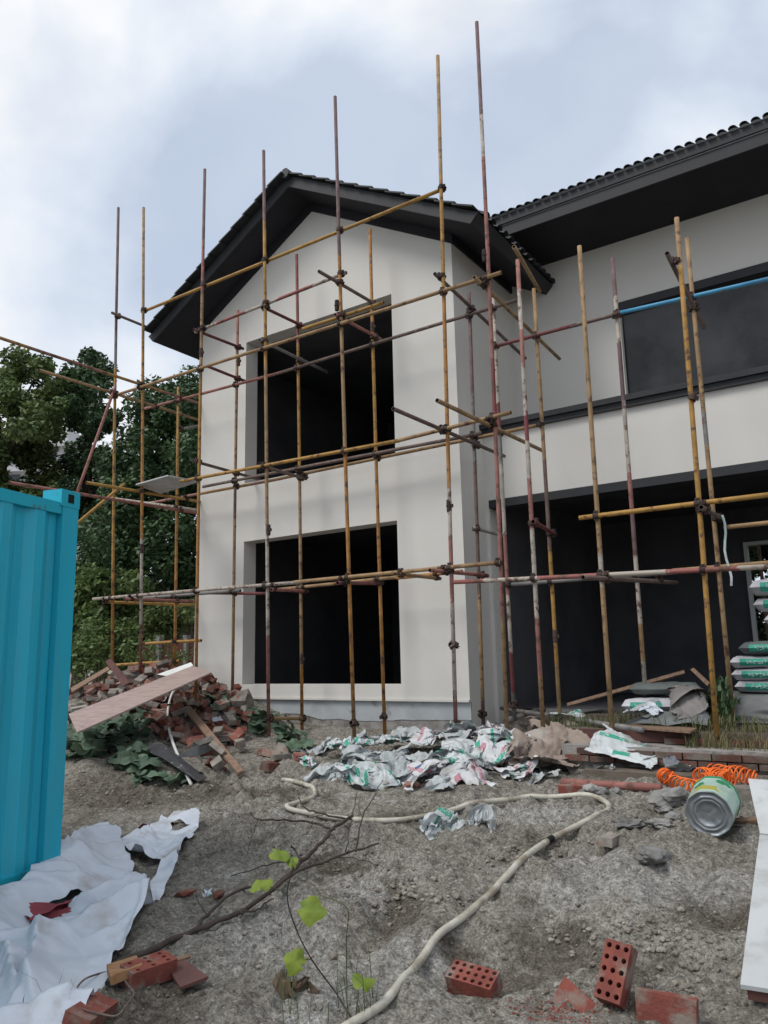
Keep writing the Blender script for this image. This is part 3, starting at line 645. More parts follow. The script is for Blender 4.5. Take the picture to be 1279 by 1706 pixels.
std((965,410), (1020,1223), YR, [(0,'tan'),(.3,'white'),(.36,'tan')]); std((1020,430), (1077,1180), YRI, [(0,'white'),(.12,'tan'),(.2,'white'),(.34,'purple'),(.42,'pink'),(.52,'white'),(.66,'purple'),(.8,'white'),(.9,'purple')])
std((1127,363), (1195,1240), YR, [(0,'ochre'),(.9,'tan')]); std((1144,397), (1217,1155), YRI, [(0,'tan'),(.55,'grey'),(.62,'tan')])
f_, bk = -.052, .052
def led(a, c, Yp, colour, **k): pole(ony(*a, Yp), ony(*c, Yp), colour, 'ledger_pole', **k)
led((236,520), (740,314), YO+bk, 'ochre'); led((325,553), (577,454), YO+bk, 'redwhite'); led((181,662), (835,454), YO+f_, 'tan')
led((504,548), (639,504), YO+bk, 'ochre')
led((241,681), (470,620), YI+f_, 'pink'); led((460,623), (862,500), YI+f_, 'brown')
led((300,802), (665,734), YO+f_, 'ochre'); led((655,736), (851,687), YO+f_, 'tan')
led((338,811), (803,722), YI+f_, 'brown'); led((245,839), (470,797), YI+bk, 'pinkochre'); led((440,803), (898,708), YI+bk, 'tan')
led((155,998), (500,970), YO+f_, 'white'); led((490,970), (834,937), YO+f_, 'tan')
led((455,983), (675,960), YI+f_, 'tan'); led((208,998), (400,984), YI+f_, 'grey'); led((660,963), (770,952), YI+f_, 'orange')
led((756,970), (1300,943), YR+f_, 'redwhite'); led((850,974), (1130,953), YRI+f_, 'grey'); led((1120,951), (1300,936), YRI+f_, 'tan')
led((965,863), (1300,822), YR+f_, 'ochre'); led((1205,879), (1300,869), YRI+f_, 'tan')
led((821,578), (960,541), YRI+f_, 'maroon'); led((950,544), (1034,522), YRI+f_, 'brown'); led((1033,521), (1300,460), YRI+f_, 'blue', label='bright blue painted ledger pipe across the upper window')
led((243,1072), (335,1067), YI, 'ochre'); led((190,1108), (300,1101), YI, 'ochre')
def trn(a, c, X0, colour, X1=None, **k): pole(onx(*a, X0), onx(*c, X0 if X1 is None else X1), colour, 'transom_pole', **k)
trn((531,452), (622,505), -1.09, 'brown'); trn((441,513), (508,545), -2.47, 'maroon', -2.53); trn((432,566), (545,620), -2.50, 'grey'); trn((558,524), (634,565), -1.1, 'pink')
trn((323,549), (405,581), -3.87, 'maroon'); trn((345,610), (408,635), -3.87, 'maroon')
trn((724,456), (875,597), .48, 'brown'); trn((790,462), (932,598), 1.09, 'tan'); trn((655,681), (840,760), .48, 'brown'); trn((728,667), (904,751), 1.10, 'tan')
trn((856,411), (899,486), 1.62, 'tan', 1.50); trn((438,777), (510,798), -2.5, 'brown'); trn((322,768), (439,801), -3.87, 'brown')
pole(ony(787,879,YI-.05), ony(842,893,YI+.25), 'grey', 'transom_pole'); pole(ony(888,869,YR-.12), ony(925,890,YRI+.1), 'maroon', 'transom_pole')
pole(ony(562,971,YO-.15), ony(634,972,YI+.06), 'maroon', 'transom_pole'); pole(ony(452,982,YO-.1), ony(512,985,YI+.06), 'pink', 'transom_pole'); pole(ony(345,988,YI+.0), ony(446,989,YI+.05), 'maroon', 'transom_pole')
pole(ony(716,950,YO-.35), ony(812,959,YI+.1), 'pink', 'transom_pole'); pole(ony(664,956,YO-.1), ony(733,964,YI+.06), 'tan', 'transom_pole')
pole(ony(971,962,YR-.5), ony(1127,971,YRI+.4), 'brown', 'transom_pole'); pole(ony(1168,845,YR-.25), ony(1202,864,YRI+.05), 'brown', 'transom_pole'); pole(ony(1111,422,YR-.2), ony(1173,546,YRI+.55), 'brown', 'transom_pole')
pole(ony(450,1197,YO+.0), ony(507,1197,YI+.05), 'tan', 'transom_pole')
trn((-60,543), (335,673), -5.2, 'pinkochre'); trn((66,617), (335,701), -5.87, 'tan'); trn((15,804), (335,856), -5.2, 'pink'); trn((144,804), (333,836), -5.14, 'ochre')
trn((177,1003), (330,1008), -5.87, 'ochre'); trn((208,998), (335,1002), -5.2, 'pink'); trn((186,521), (262,552), -5.87, 'brown'); trn((304,714), (340,708), -5.3, 'grey')
led((186,830), (330,850), YI, 'white')
pole(ony(192,643,YO-.08), ony(122,838,YO-.75), 'pink', 'brace_pole'); pole(ony(207,806,YO-.08), ony(126,874,YO-1.0), 'ochre', 'brace_pole')
# couplers
def coupler_mesh():
    b = MB()
    for ax, off in (('z', -.026), ('x', .026)):
        n = 10; V = []; F = []
        for q in (-.026, .026):
            for rr in (.0335, .0245):
                for j in range(n):
                    th = 2*math.pi*j/n; c_, s_ = rr*math.cos(th), rr*math.sin(th)
                    V.append((c_, s_+off, q) if ax == 'z' else (q, s_+off, c_))
        for j in range(n):
            j1 = (j+1) % n
            F += [(j, j1, 2*n+j1, 2*n+j), (j, n+j, n+j1, j1), (2*n+j, 2*n+j1, 3*n+j1, 3*n+j)]
        b.add(V, F)
        if ax == 'z': b.box(.026, .055, off-.012, off+.012, -.02, .02); b.tube([(.042, off-.03, 0), (.042, off+.055, 0)], .0065, 6); b.tube([(.042, off+.03, 0), (.042, off+.045, 0)], .012, 6); b.box(-.046, -.03, off-.012, off+.012, -.018, .018)
        else: b.box(-.02, .02, off-.012, off+.012, .026, .055); b.tube([(0, off-.055, .042), (0, off+.03, .042)], .0065, 6); b.tube([(0, off-.045, .042), (0, off-.03, .042)], .012, 6); b.box(-.018, .018, off-.012, off+.012, -.046, -.03)
    return mesh('pipe_coupler', b.V, b.F, M_coupler)
cpm = coupler_mesh(); ncp = 0
def closest(p1, d1, l1, p2, d2, l2):
    r = p1-p2; bb = d1@d2; cc = d1@r; ff = d2@r; den = 1-bb*bb
    s = np.clip((bb*ff-cc)/den, 0, l1); t_ = np.clip(bb*s+ff, 0, l2); s = np.clip(bb*t_-cc, 0, l1)
    return p1+d1*s, p2+d2*t_
for i in range(len(POLES)):
    for j in range(i+1, len(POLES)):
        a, c = POLES[i], POLES[j]
        if abs(a[2]@c[2]) > .85: continue
        p, q = closest(a[0], a[2], a[3], c[0], c[2], c[3]); d = np.linalg.norm(p-q)
        if d > .10: continue
        z = Vector(a[2]); x = Vector(c[2]); yv = z.cross(x).normalized()
        if Vector(q-p).dot(yv) < 0: yv = -yv
        x2 = yv.cross(z).normalized(); m3 = Matrix((x2, yv, z)).transposed()
        link('pipe_coupler', cpm, scaf, (p+q)/2-SO, m3); ncp += 1
def sleeve(u, v, Yp, loose=False):
    P = ony(u, v, Yp)
    if loose: link('pipe_coupler', cpm, scaf, P-SO+np.array([0, -.02, 0]), (0, .4, random.uniform(0, 6)))
    else:
        b = MB().tube([(0,0,-.075),(0,0,-.05),(0,0,.05),(0,0,.075)], [.028,.031,.031,.028], 12); b.tube([(.0,0,-.006),(0,0,.006)], .037, 10)
        b.box(.026, .05, -.014, .014, -.02, .02); b.build('joint_sleeve', M_coupler, scaf, loc=P-SO)
for u, v, Yp, l in ((748,843,YO,0),(447,883,YO,0),(503,1098,YI,0),(236,914,YO,0),(1155,664,YR,1),(757,1075,YO,1),(925,1060,YRI,0),(591,1205,YO,1),(641,1193,YI,1),(761,1208,YO,1),(805,1190,YI,1),(335,588,YO,0),(397,602,YI,0),(561,509,YO,0),(620,545,YI,0),(807,426,YO,0),(856,1175,YI,1)):
    sleeve(u, v, Yp, l)
# strap hanging on a transom stub
sb = []
for k_ in range(9):
    t_ = k_/8; P = ony(1203+14*t_+3*math.sin(t_*9), 858+118*t_, YRI-.12); sb.append(P)
b = MB()
for i in range(8):
    p, q = sb[i], sb[i+1]; wv = np.array([.011, .004, 0]); b.quad(p-wv, p+wv, q+wv, q-wv); b.quad(p-wv+[0,.002,0], q-wv+[0,.002,0], q+wv+[0,.002,0], p+wv+[0,.002,0])
b.build('plastic_strap', M_sg, label='thin white and green strap dangling from a scaffold tube', cat='strap')
# board lying on the tubes
c = [onz(u, v, 4.31) for u, v in ((226,806), (279,791), (331,801), (268,821))]
MB().slab(c[::-1], -.02).build('scaffold_board', M_whiteboard, label='pale panel lying across the scaffold tubes beside the trees', cat='board')

# ================================================================== CONTAINER
cc = at(133, 822, 5.5); cdv = ray(1123, 1085); cdv[2] = 0; cdv /= np.linalg.norm(cdv)
cn = thing('shipping_container', (cc[0], cc[1], .10), 'teal corrugated steel shipping container standing beside the white sheet', 'container', rot=(0, 0, math.atan2(cdv[1], cdv[0])))
CH = cc[2]-.10; Lc, Wc = 6.06, 2.44     # local: +x towards the far corner, +y away to the left
b = MB(); x = -.16; prof = []
while x > -Lc+.2:
    prof += [(x, .048), (x-.07, .048), (x-.14, .012), (x-.21, .012)]; x -= .28
for i in range(len(prof)-1): b.quad((prof[i][0], prof[i][1], .14), (prof[i+1][0], prof[i+1][1], .14), (prof[i+1][0], prof[i+1][1], CH-.17), (prof[i][0], prof[i][1], CH-.17))
b.build('side_panel', M_teal, cn)
MB().box(-.155, -.004, .0, .15, .118, CH-.118).build('corner_post', M_teal, cn)
MB().box(-Lc+.15, -.16, .006, .066, CH-.175, CH-.095).build('top_rail', M_tealdark, cn)
MB().box(-Lc+.15, -.16, .006, .10, .02, .145).build('bottom_rail', M_tealdark, cn)
for zc, nm in ((CH-.118, 'corner_casting'), (.0, 'corner_casting')):
    q = MB().box(-.178, .0, -.004, .162, zc, zc+.118).build(nm, M_tealdark, cn)
    MB().box(-.115, -.06, -.007, -.003, zc+.03, zc+.09).build('slot', M_black, q)
    MB().box(-.0005, .004, .05, .11, zc+.03, zc+.09).build('slot', M_black, q)
MB().box(-Lc, -.18, .07, Wc, CH-.13, CH-.10).build('roof_panel', M_teal, cn)
MB().box(-.05, -.02, .152, Wc, .02, CH-.1).build('end_panel', M_teal, cn)
MB().box(-Lc, -.2, Wc-.04, Wc, .02, CH-.131).build('side_panel', M_teal, cn)

# ================================================================== CRUMPLED SHEETS
def crumple(w_, h_, seed, amp=.08, nx=34, ny=34, folds=9, wav=1.0, outline=.08, dome=0.0, freq=1.0):
    """a sheet folded over many random creases, then pressed down to the height amp"""
    r = np.random.default_rng(seed); u, v = np.meshgrid(np.linspace(-.5, .5, nx), np.linspace(-.5, .5, ny)); off = r.uniform(0, 300)
    A = u*w_*(1+outline*vnoise(v*4+off, u*0+off)); B = v*h_*(1+outline*vnoise(u*4+off+9, v*0+off)); P = np.stack([A, B, np.zeros_like(A)], -1); sg = 1; D = max(w_, h_)
    for k_ in range(folds):
        th = r.uniform(0, 2*math.pi); p0 = (r.uniform(-.42, .42)*w_, r.uniform(-.42, .42)*h_); sg = -sg
        s = (A-p0[0])*math.cos(th)+(B-p0[1])*math.sin(th)+.035*D*vnoise(A*4/D+off+k_*7, B*4/D)
        wd = D*r.uniform(.04, .10); t_ = np.clip(s/wd, 0, 1); ang_ = sg*r.uniform(.45, 1.35)*t_*t_*(3-2*t_)
        near = np.abs(s) < wd*.7+.01; piv = P[near].mean(0) if near.any() else np.zeros(3)
        ax = np.array([-math.sin(th), math.cos(th), 0]); d = P-piv; ca = np.cos(ang_)[..., None]; sa = np.sin(ang_)[..., None]
        P = piv+d*ca+np.cross(np.broadcast_to(ax, d.shape), d)*sa+ax*(d@ax)[..., None]*(1-ca)
    Z_ = P[..., 2]; Z_ = Z_-Z_.mean(); rg = np.percentile(Z_, 97)-np.percentile(Z_, 3)+1e-6; Z_ = np.clip(Z_*min(1, amp/rg), -.62*amp, .75*amp)
    Z_ = Z_+amp*.16*(1-np.abs(vnoise(A*9/D+off, B*9/D)))+amp*.10*(1-np.abs(vnoise(A*19/D+off*2, B*19/D)))
    X_ = P[..., 0]-P[..., 0].mean(); Y_ = P[..., 1]-P[..., 1].mean()
    if dome: Z_ = Z_+dome*np.exp(-((u/.33)**2+(v/.33)**2))
    return X_, Y_, Z_-np.percentile(Z_, 12)
def grid_faces(nx, ny): return [(j*nx+i, j*nx+i+1, (j+1)*nx+i+1, (j+1)*nx+i) for j in range(ny-1) for i in range(nx-1)]
PILE = []      # (x, y, radius, height) soft heap the sacks lie on
def pileh(x, y):
    s = 0
    for px, py, r, h in PILE: s = s+h*np.exp(-((x-px)**2+(y-py)**2)/(r*r))
    return s
def sheet(name, P, w_, h_, rz, m, seed, label, cat, group=None, amp=.08, dz=.004, drape=True, n=30, smooth=False, base=None, tilt=(0, 0), **kw):
    X_, Y_, Z_ = crumple(w_, h_, seed, amp, n, n, **kw)
    c_, s_ = math.cos(rz), math.sin(rz); Z_ = Z_+X_*tilt[0]+Y_*tilt[1]
    wx = P[0]+X_*c_-Y_*s_; wy = P[1]+X_*s_+Y_*c_
    if base is None: zb = hground(wx, wy)+pileh(wx, wy); z0 = float(hground(P[0], P[1])+pileh(P[0], P[1]))
    else: z0 = base; zb = base+pileh(wx, wy)+np.zeros(wx.shape)
    V = np.stack([X_, Y_, Z_+zb-z0+dz], -1).reshape(-1, 3)
    me = mesh(name, V, grid_faces(n, n), m, smooth)
    return link(name, me, None, (P[0], P[1], z0), (0, 0, rz), label, cat, group)

# ---- big white plastic sheet by the container (two torn pieces)
def tarp(poly, holes, seed, amp, label, m=M_tarp, step=.0125, lift=0.015, rise=None):
    rise = rise or [0]*len(poly); W_ = [G(u, v, d_)[:2] for (u, v), d_ in zip(poly, rise)]; H_ = [[G(u, v)[:2] for u, v in h] for h in holes]
    xs0 = [p[0] for p in W_]; ys0 = [p[1] for p in W_]
    ax = np.arange(min(xs0), max(xs0)+step, step); ay = np.arange(min(ys0), max(ys0)+step, step); X_, Y_ = np.meshgrid(ax, ay)
    def rough(loop, am=.022):
        o = []
        for q in range(len(loop)):
            a_, b_ = np.array(loop[q]), np.array(loop[(q+1) % len(loop)]); m_ = max(2, int(np.linalg.norm(b_-a_)/.03))
            for t_ in range(m_):
                p = a_+(b_-a_)*t_/m_; o.append(p+am*np.array([float(vnoise(p[0]*9, p[1]*9+3)), float(vnoise(p[0]*9+40, p[1]*9))]))
        return np.array(o)
    loops = [rough(W_)]+[rough(h) for h in H_]
    ins = inpoly(X_, Y_, loops[0])
    for h in loops[1:]: ins &= ~inpoly(X_, Y_, h)
    nx, ny = len(ax), len(ay); F = [f for f in grid_faces(nx, ny) if ins.ravel()[list(f)].any()]
    edge = np.concatenate(loops); used = sorted({i for f in F for i in f}); Xf, Yf, If = X_.ravel(), Y_.ravel(), ins.ravel()
    for i in used:
        if not If[i]:
            k_ = np.argmin((edge[:, 0]-Xf[i])**2+(edge[:, 1]-Yf[i])**2); Xf[i], Yf[i] = edge[k_]
    X_ = Xf.reshape(ny, nx); Y_ = Yf.reshape(ny, nx)
    r = np.random.default_rng(seed); Z_ = hbase(X_, Y_)+.05*fbm(X_*1.3, Y_*1.3, 2)*.6+lift
    main = math.atan2(W_[0][1]-W_[len(W_)//2][1], W_[0][0]-W_[len(W_)//2][0])
    Z_ += amp*.35*np.clip(fbm(X_*1.0+seed, Y_*1.0, 1)+.3, 0, 1)
    cx0, cy0 = X_.mean(), Y_.mean(); sx0, sy0 = np.ptp(X_), np.ptp(Y_)
    for k_ in range(150):                     # creases: steep on one side, long and flat on the other
        th = main+math.pi/2+r.normal(0, .5)+(math.pi if r.random() < .5 else 0) if k_ % 3 else r.uniform(0, 2*math.pi)
        px, py = cx0+r.uniform(-.5, .5)*sx0, cy0+r.uniform(-.5, .5)*sy0; sz_ = r.uniform(.3, 1) if k_ < 20 else r.uniform(.10, .40)
        s = (X_-px)*math.cos(th)+(Y_-py)*math.sin(th)+.13*vnoise(X_*1.4+k_*13, Y_*1.4)+.02*vnoise(X_*7+k_, Y_*7)
        al = -(X_-px)*math.sin(th)+(Y_-py)*math.cos(th); ln = r.uniform(.3, .9)*sz_+.08
        Z_ += amp*.75*sz_*np.where(s > 0, np.maximum(0, 1-s/(.10+.16*sz_)), np.maximum(0, 1+s/(.014+.012*sz_)))*np.clip(1.15-(al/ln)**2, 0, 1)
    Z_ += amp*.05*fbm(X_*9, Y_*9, 2)
    if any(rise):
        ku = [q for q in range(len(W_)) if rise[q] > 0]; best = np.full(X_.shape, 1e9); bz = np.zeros_like(X_)
        for a_, b_ in zip(ku[:-1], ku[1:]):
            pa, pb = np.array(W_[a_]), np.array(W_[b_]); dd = pb-pa; tt_ = np.clip(((X_-pa[0])*dd[0]+(Y_-pa[1])*dd[1])/(dd@dd), 0, 1)
            ds = (X_-pa[0]-tt_*dd[0])**2+(Y_-pa[1]-tt_*dd[1])**2; m_ = ds < best; best = np.where(m_, ds, best); bz = np.where(m_, rise[a_]*(1-tt_)+rise[b_]*tt_, bz)
        Z_ += bz*np.exp(-best/.07)
    mp_ = {o: i for i, o in enumerate(used)}
    V = np.stack([X_, Y_, Z_], -1).reshape(-1, 3)[used]; c0 = V.mean(0)
    me = mesh('plastic_sheet', V-c0, [tuple(mp_[i] for i in f) for f in F], m, True)
    return link('plastic_sheet', me, None, c0, None, label, 'plastic sheet')
tarp([(-70,1535),(0,1488),(45,1462),(95,1424),(150,1386),(176,1390),(196,1412),(222,1449),(212,1470),(232,1482),(262,1500),(243,1532),(216,1572),(195,1612),(180,1640),(165,1672),(128,1725),(60,1790),(-120,1800)],
     [[(30,1590),(66,1550),(132,1496),(138,1510),(100,1546),(60,1584)]], 3, .135, 'large crumpled white plastic sheet spread on the mud against the teal container', rise=[.12,.12,.13,.17,.11,.03]+[0]*13)
tarp([(196,1403),(240,1402),(266,1374),(280,1378),(297,1358),(335,1379),(318,1399),(303,1418),(297,1442),(280,1480),(257,1514),(240,1498),(277,1452),(246,1446),(215,1428)],
     [[(283,1380),(300,1373),(318,1385),(288,1392)]], 5, .09, 'torn strip of white plastic with maroon scraps near the rubble')
P = G(262, 1385); sheet('paper_scrap', P, .30, .16, .6, M_red, 41, 'crumpled maroon paper scrap lying between white plastic flaps', 'paper', amp=.05, n=16)
P = G(90, 1545); sheet('paper_scrap', P, .62, .26, .45, M_red, 42, 'maroon paper showing through a slit in the large white sheet', 'paper', amp=.05, n=20, dz=.07)

# ---- loose empty cement sacks piled before the gable wall
for u, v, r, h in ((640,1262,.5,.13),(720,1262,.5,.11),(800,1255,.5,.12),(560,1272,.4,.03),(925,1250,.5,.12)):
    P = G(u, v); PILE.append((P[0], P[1], r, h))
SACKS = [(515,1262,.42,.30,'g'),(545,1285,.45,.26,'r'),(575,1268,.55,.4,'r'),(600,1250,.5,.4,'w'),(625,1285,.55,.42,'g'),(640,1248,.5,.42,'g'),(668,1262,.55,.4,'r'),(690,1290,.5,.34,'p'),(700,1245,.5,.42,'g'),(720,1272,.55,.42,'b'),(745,1250,.5,.4,'r'),
 (760,1282,.5,.36,'p'),(780,1262,.55,.42,'g'),(800,1240,.55,.42,'r'),(815,1270,.5,.38,'p'),(835,1250,.5,.42,'g'),(790,1290,.5,.28,'p'),(850,1280,.4,.3,'p'),(768,1228,.42,.32,'g'),(825,1222,.42,.34,'r'),(705,1228,.36,.26,'g'),(660,1236,.4,.4,'w'),(735,1298,.4,.22,'r'),(590,1292,.36,.26,'g'),(872,1278,.45,.28,'p'),(540,1244,.5,.3,'r'),(612,1230,.5,.25,'r'),(850,1226,.42,.36,'r'),(655,1278,.4,.34,'r'),(605,1270,.4,.36,'g'),(735,1238,.4,.3,'g'),(690,1272,.4,.34,'r'),(750,1268,.42,.34,'g'),(812,1254,.4,.34,'g'),(842,1266,.4,.3,'r'),(632,1264,.42,.36,'r'),(770,1244,.4,.34,'r'),(565,1252,.4,.28,'g'),(830,1238,.36,.3,'p'),(672,1240,.36,.3,'r'),(785,1276,.36,.28,'r'),(715,1256,.36,.3,'p'),(588,1262,.4,.3,'r'),(862,1250,.4,.32,'g')]
SM = dict(g=M_sg, r=M_sgr, p=M_sp, b=M_sb, w=M_sg)
SN = dict(g='white woven sack with green print', r='pale grey woven sack', p='white sack with pink print', b='white sack with dark blue print', w='white woven sack with green print')
def where(u, v):
    col = next(t for lim, t in ((590,'left of the first orange pole foot'),(641,'between the two orange pole feet'),(700,'just right of the orange poles'),(760,'left of the white-red pole foot'),(805,'between white-red and brown poles'),(850,'before the faded red pole'),(9999,'next to the brown paper sacks')) if u < lim)
    return ('back of heap, ' if v < 1246 else 'mid heap, ' if v < 1276 else 'front of heap, ')+col
SN = dict(g='white and green sack', r='pale grey sack', p='white and pink sack', b='white and blue sack', w='white and green sack')
SLAB = ['empty %s, %s' % (SN[q[4]], where(q[0], q[1])) for q in SACKS]
def unique_label(i):
    same = [j for j in range(len(SACKS)) if SLAB[j] == SLAB[i]]
    if len(same) == 1: return SLAB[i]
    rank = sorted(same, key=lambda j: SACKS[j][1]).index(i); return SLAB[i]+(', farther' if rank == 0 else ', nearer' if rank == len(same)-1 else ', middle')
for i, (u, v, a_, b_, k_) in enumerate(SACKS):
    P = G(u, v, .08); P = np.array([P[0], P[1]])
    sheet('cement_sack', P, a_*random.uniform(.95, 1.2), b_*random.uniform(1.0, 1.25), random.uniform(0, 6.28), SM[k_], 100+i, unique_label(i), 'sack', 'empty sacks heaped below the gable wall',
          amp=random.uniform(.07, .12), dz=.004+.0015*i, n=40, folds=10, smooth=True, tilt=(random.uniform(-.12, .12), random.uniform(-.12, .12)))
for i, (u, v, a_, b_, rz) in enumerate(((905,1225,.75,.5,.5),(915,1262,.8,.5,1.0),(965,1228,.65,.42,2.4),(940,1245,.6,.45,.2),(890,1250,.5,.6,1.5))):
    P = G(u, v, .12); sheet('kraft_sack', P, a_, b_, rz, M_kraft, 300+i, ('uppermost', 'lowest, frontmost', 'rearmost, nearest the terrace grass,', 'middle', 'nearest the faded red pole,')[i]+' brown paper sack in the heap beside the step', 'sack', 'brown paper sacks beside the step', amp=.17, dz=.01+.02*i, n=40, folds=10, smooth=True, tilt=(random.uniform(-.15, .15), .1))
P = onz(1048, 1256, .58); sheet('cement_sack', P, .85, .55, .12, M_sg, 320, 'flattened white and green sack lying at the brick step', 'sack', amp=.10, n=34, dz=0, tilt=(-.04, .36), base=.60)
P = onz(1128, 1278, .50); sheet('cement_sack', P, .45, .26, -.55, M_sb, 321, 'white sack end with dark blue print beside the orange air hose', 'sack', amp=.12, n=24, dz=0, base=.47)
P = G(1018, 1291); sheet('cement_sack', P, .42, .24, .1, M_sgr, 322, 'small grey striped sack lying behind the red pipe', 'sack', amp=.09, n=24)
P = G(877, 1283); sheet('cement_sack', P, .4, .26, .3, M_sp, 323, 'white sack with pink edge in front of the brown paper sacks', 'sack', amp=.10, n=24)
for q, (u, v, a_, b_, rz, m_, lab) in enumerate(((965,1262,.5,.3,.2,M_sgr,'flat pale grey sack between brown paper sacks and green sack'),(990,1282,.34,.2,.9,M_greysheet,'dark grey plastic scrap behind the red pipe end'),(905,1292,.34,.2,.4,M_sgr,'dirty grey sack scrap in front of the brown paper sacks'),(520,1250,.5,.3,.7,M_greysheet,'grey plastic scrap tangled with the vine by the plinth'))):
    P = G(u, v, .03); sheet('sack_scrap', P, a_, b_, rz, m_, 340+q, lab, 'sack', amp=.07, n=26, folds=8, smooth=True)
PILE.clear()
P = G(735, 1375, .04); sheet('cement_sack', P, .42, .26, .35, M_sg, 331, 'crumpled white sack with green print lying beside the cream hose', 'sack', amp=.14, n=30, folds=12)
P = G(797, 1363, .04); sheet('cement_sack', P, .26, .22, .9, M_sgr, 332, 'twisted tail end of white sack next to the cream hose', 'sack', amp=.12, n=24, folds=12)

# ================================================================== RUBBLE HEAP, LEFT
def brickmesh(w_, d_, h_, seed, chip=True):
    r = np.random.default_rng(seed); V = np.array([(sx*w_/2, sy*d_/2, sz*h_/2) for sz in (-1, 1) for sy in (-1, 1) for sx in (-1, 1)], float)
    if chip: V[[1, 3, 5, 7], 0] -= r.uniform(0, .05, 4)
    V += r.normal(0, .003, V.shape)
    # chamfered top edges through an inner ring
    F = [(0, 2, 3, 1), (4, 5, 7, 6), (0, 1, 5, 4), (1, 3, 7, 5), (3, 2, 6, 7), (2, 0, 4, 6)]
    return V.tolist(), F
BM = [mesh('brick', *brickmesh(random.choice((.24, .24, .24, .19, .13)), .115, random.choice((.06, .09, .09)), 500+i), M_brick if i % 3 else M_mortar) for i in range(14)]
HB = [(118,1150),(150,1118),(200,1108),(290,1104),(345,1110),(385,1150),(418,1172),(425,1205),(420,1235),(405,1265),(380,1280),(350,1290),(330,1262),(290,1250),(255,1225),(200,1215),(120,1240)]
cnt = 0
while cnt < 285:
    u, v = random.uniform(110, 425), random.uniform(1104, 1290)
    if not inpoly(np.array([u]), np.array([v]), HB)[0]: continue
    P = G(u, v)
    if P[1] > -.15 or np.linalg.norm(P-CAM) > 14.5: P = np.array([random.uniform(-5.8, -3.2), random.uniform(-2.2, -.5), 0]); P[2] = hg(P[0], P[1])
    lay = random.choice((0, 0, 1, 1, 2, 3))
    link('brick', random.choice(BM), None, P+np.array([0, 0, .015+.05*lay]), (random.gauss(0, .35), random.gauss(0, .35), random.uniform(0, 6.3)), 'broken red brick tumbled in the rubble heap left of the villa', 'brick', 'bricks of the rubble heap'); cnt += 1
for u, v in ((470,1265),(478,1252),(455,1262),(500,1268),(440,1258),(448,1282)):
    link('brick', random.choice(BM), None, G(u, v)+np.array([0, 0, .03]), (random.gauss(0, .2), random.gauss(0, .2), random.uniform(0, 6.3)), 'stray red brick at the foot of the rubble heap near the sacks', 'brick', 'stray bricks at the rubble foot')
def lump(r, seed, sq=(1, 1, .6), n=2):
    import bmesh
    bm = bmesh.new(); bmesh.ops.create_icosphere(bm, subdivisions=n, radius=1); rr = np.random.default_rng(seed); o = rr.uniform(0, 100, 3)
    V = []
    for vv in bm.verts:
        d = np.array(vv.co); s = 1+.34*float(vnoise(d[0]*1.8+o[0], d[1]*1.8+d[2]*1.5+o[1]))+.16*float(vnoise(d[0]*5+o[1], d[2]*5+d[1]*3+o[2])); V.append(d*s*r*np.array(sq))
    F = [tuple(x.index for x in f.verts) for f in bm.faces]; bm.free(); return V, F
link('boulder', mesh('boulder', *lump(.19, 9, (1, .9, .85)), M_mortar), None, G(400, 1178)+np.array([0, 0, .10]), (0, 0, .4), 'squarish mortar lump at the wall corner on the rubble', 'boulder')
MB().slab([onz(114,1189,.92), onz(128,1220,.80), ony(352,1120,-1.78), ony(321,1109,-1.32)], .018).build('plywood_board', [M_ply], label='long pinkish plywood board lying up the rubble heap', cat='board')
MB().slab([ony(178,1103,-2.0)+0, ony(186,1098,-2.0), ony(218,1138,-2.15), ony(208,1144,-2.15)], .03).build('timber_batten', M_plyedge, label='short red-brown batten leaning over bricks atop the heap', cat='timber')
MB().slab([G(118,1148,.15), G(180,1112,.2), G(183,1117,.2), G(120,1155,.15)], .02).build('timber_batten', M_wood, label='grey weathered lath along the far edge of the heap', cat='timber')
MB().slab([ony(262,1124,-1.5), ony(318,1104,-1.3), ony(322,1109,-1.35), ony(285,1128,-1.6)], .006).build('foam_sheet', M_pvc, label='white foam strip on the upper end of the plywood board', cat='sheet')
MB().slab([G(305,1182,.12), G(316,1178,.12), G(407,1288,.05), G(396,1292,.05)], .028).build('timber_plank', M_wood, label='narrow wooden plank slanting down from the rubble to the mud', cat='timber')
b = MB(); b.slab([G(212,1243,.10), G(268,1237,.14), G(345,1296,.06), G(330,1303,.03), G(268,1262,.10)], .008); b.build('black_panel', M_blacksheet, label='bent black sheet with worn edge at the heap foot', cat='sheet')
b = MB(); b.slab([G(290,1262,.10), G(330,1240,.16), G(378,1238,.12), G(330,1260,.08)], .006); b.build('metal_flashing', M_greysheet, label='grey sheet metal offcut among bricks by the plank', cat='sheet')
V, F = tube(spline([G(300,1143,.22), G(287,1155,.22), G(280,1180,.18), G(280,1205,.15), G(286,1232,.12), G(302,1272,.08), G(319,1308,.02)], 6), .017, 8); MB().add(V, F).build('pvc_strip', M_pvc, None, True, label='white plastic edging strip curving down over the bricks', cat='strip')
P = G(272, 1165, .1); sheet('rag', P, .34, .22, .5, M_sgr, 351, 'white rag under the plastic strip on the bricks', 'rag', amp=.12, n=18, dz=.08)
P = G(362, 1200, .1); sheet('plastic_scrap', P, .22, .12, .2, M_tarp, 352, 'small white plastic scrap among squash leaves by the stones', 'plastic', amp=.07, n=14, dz=.06)
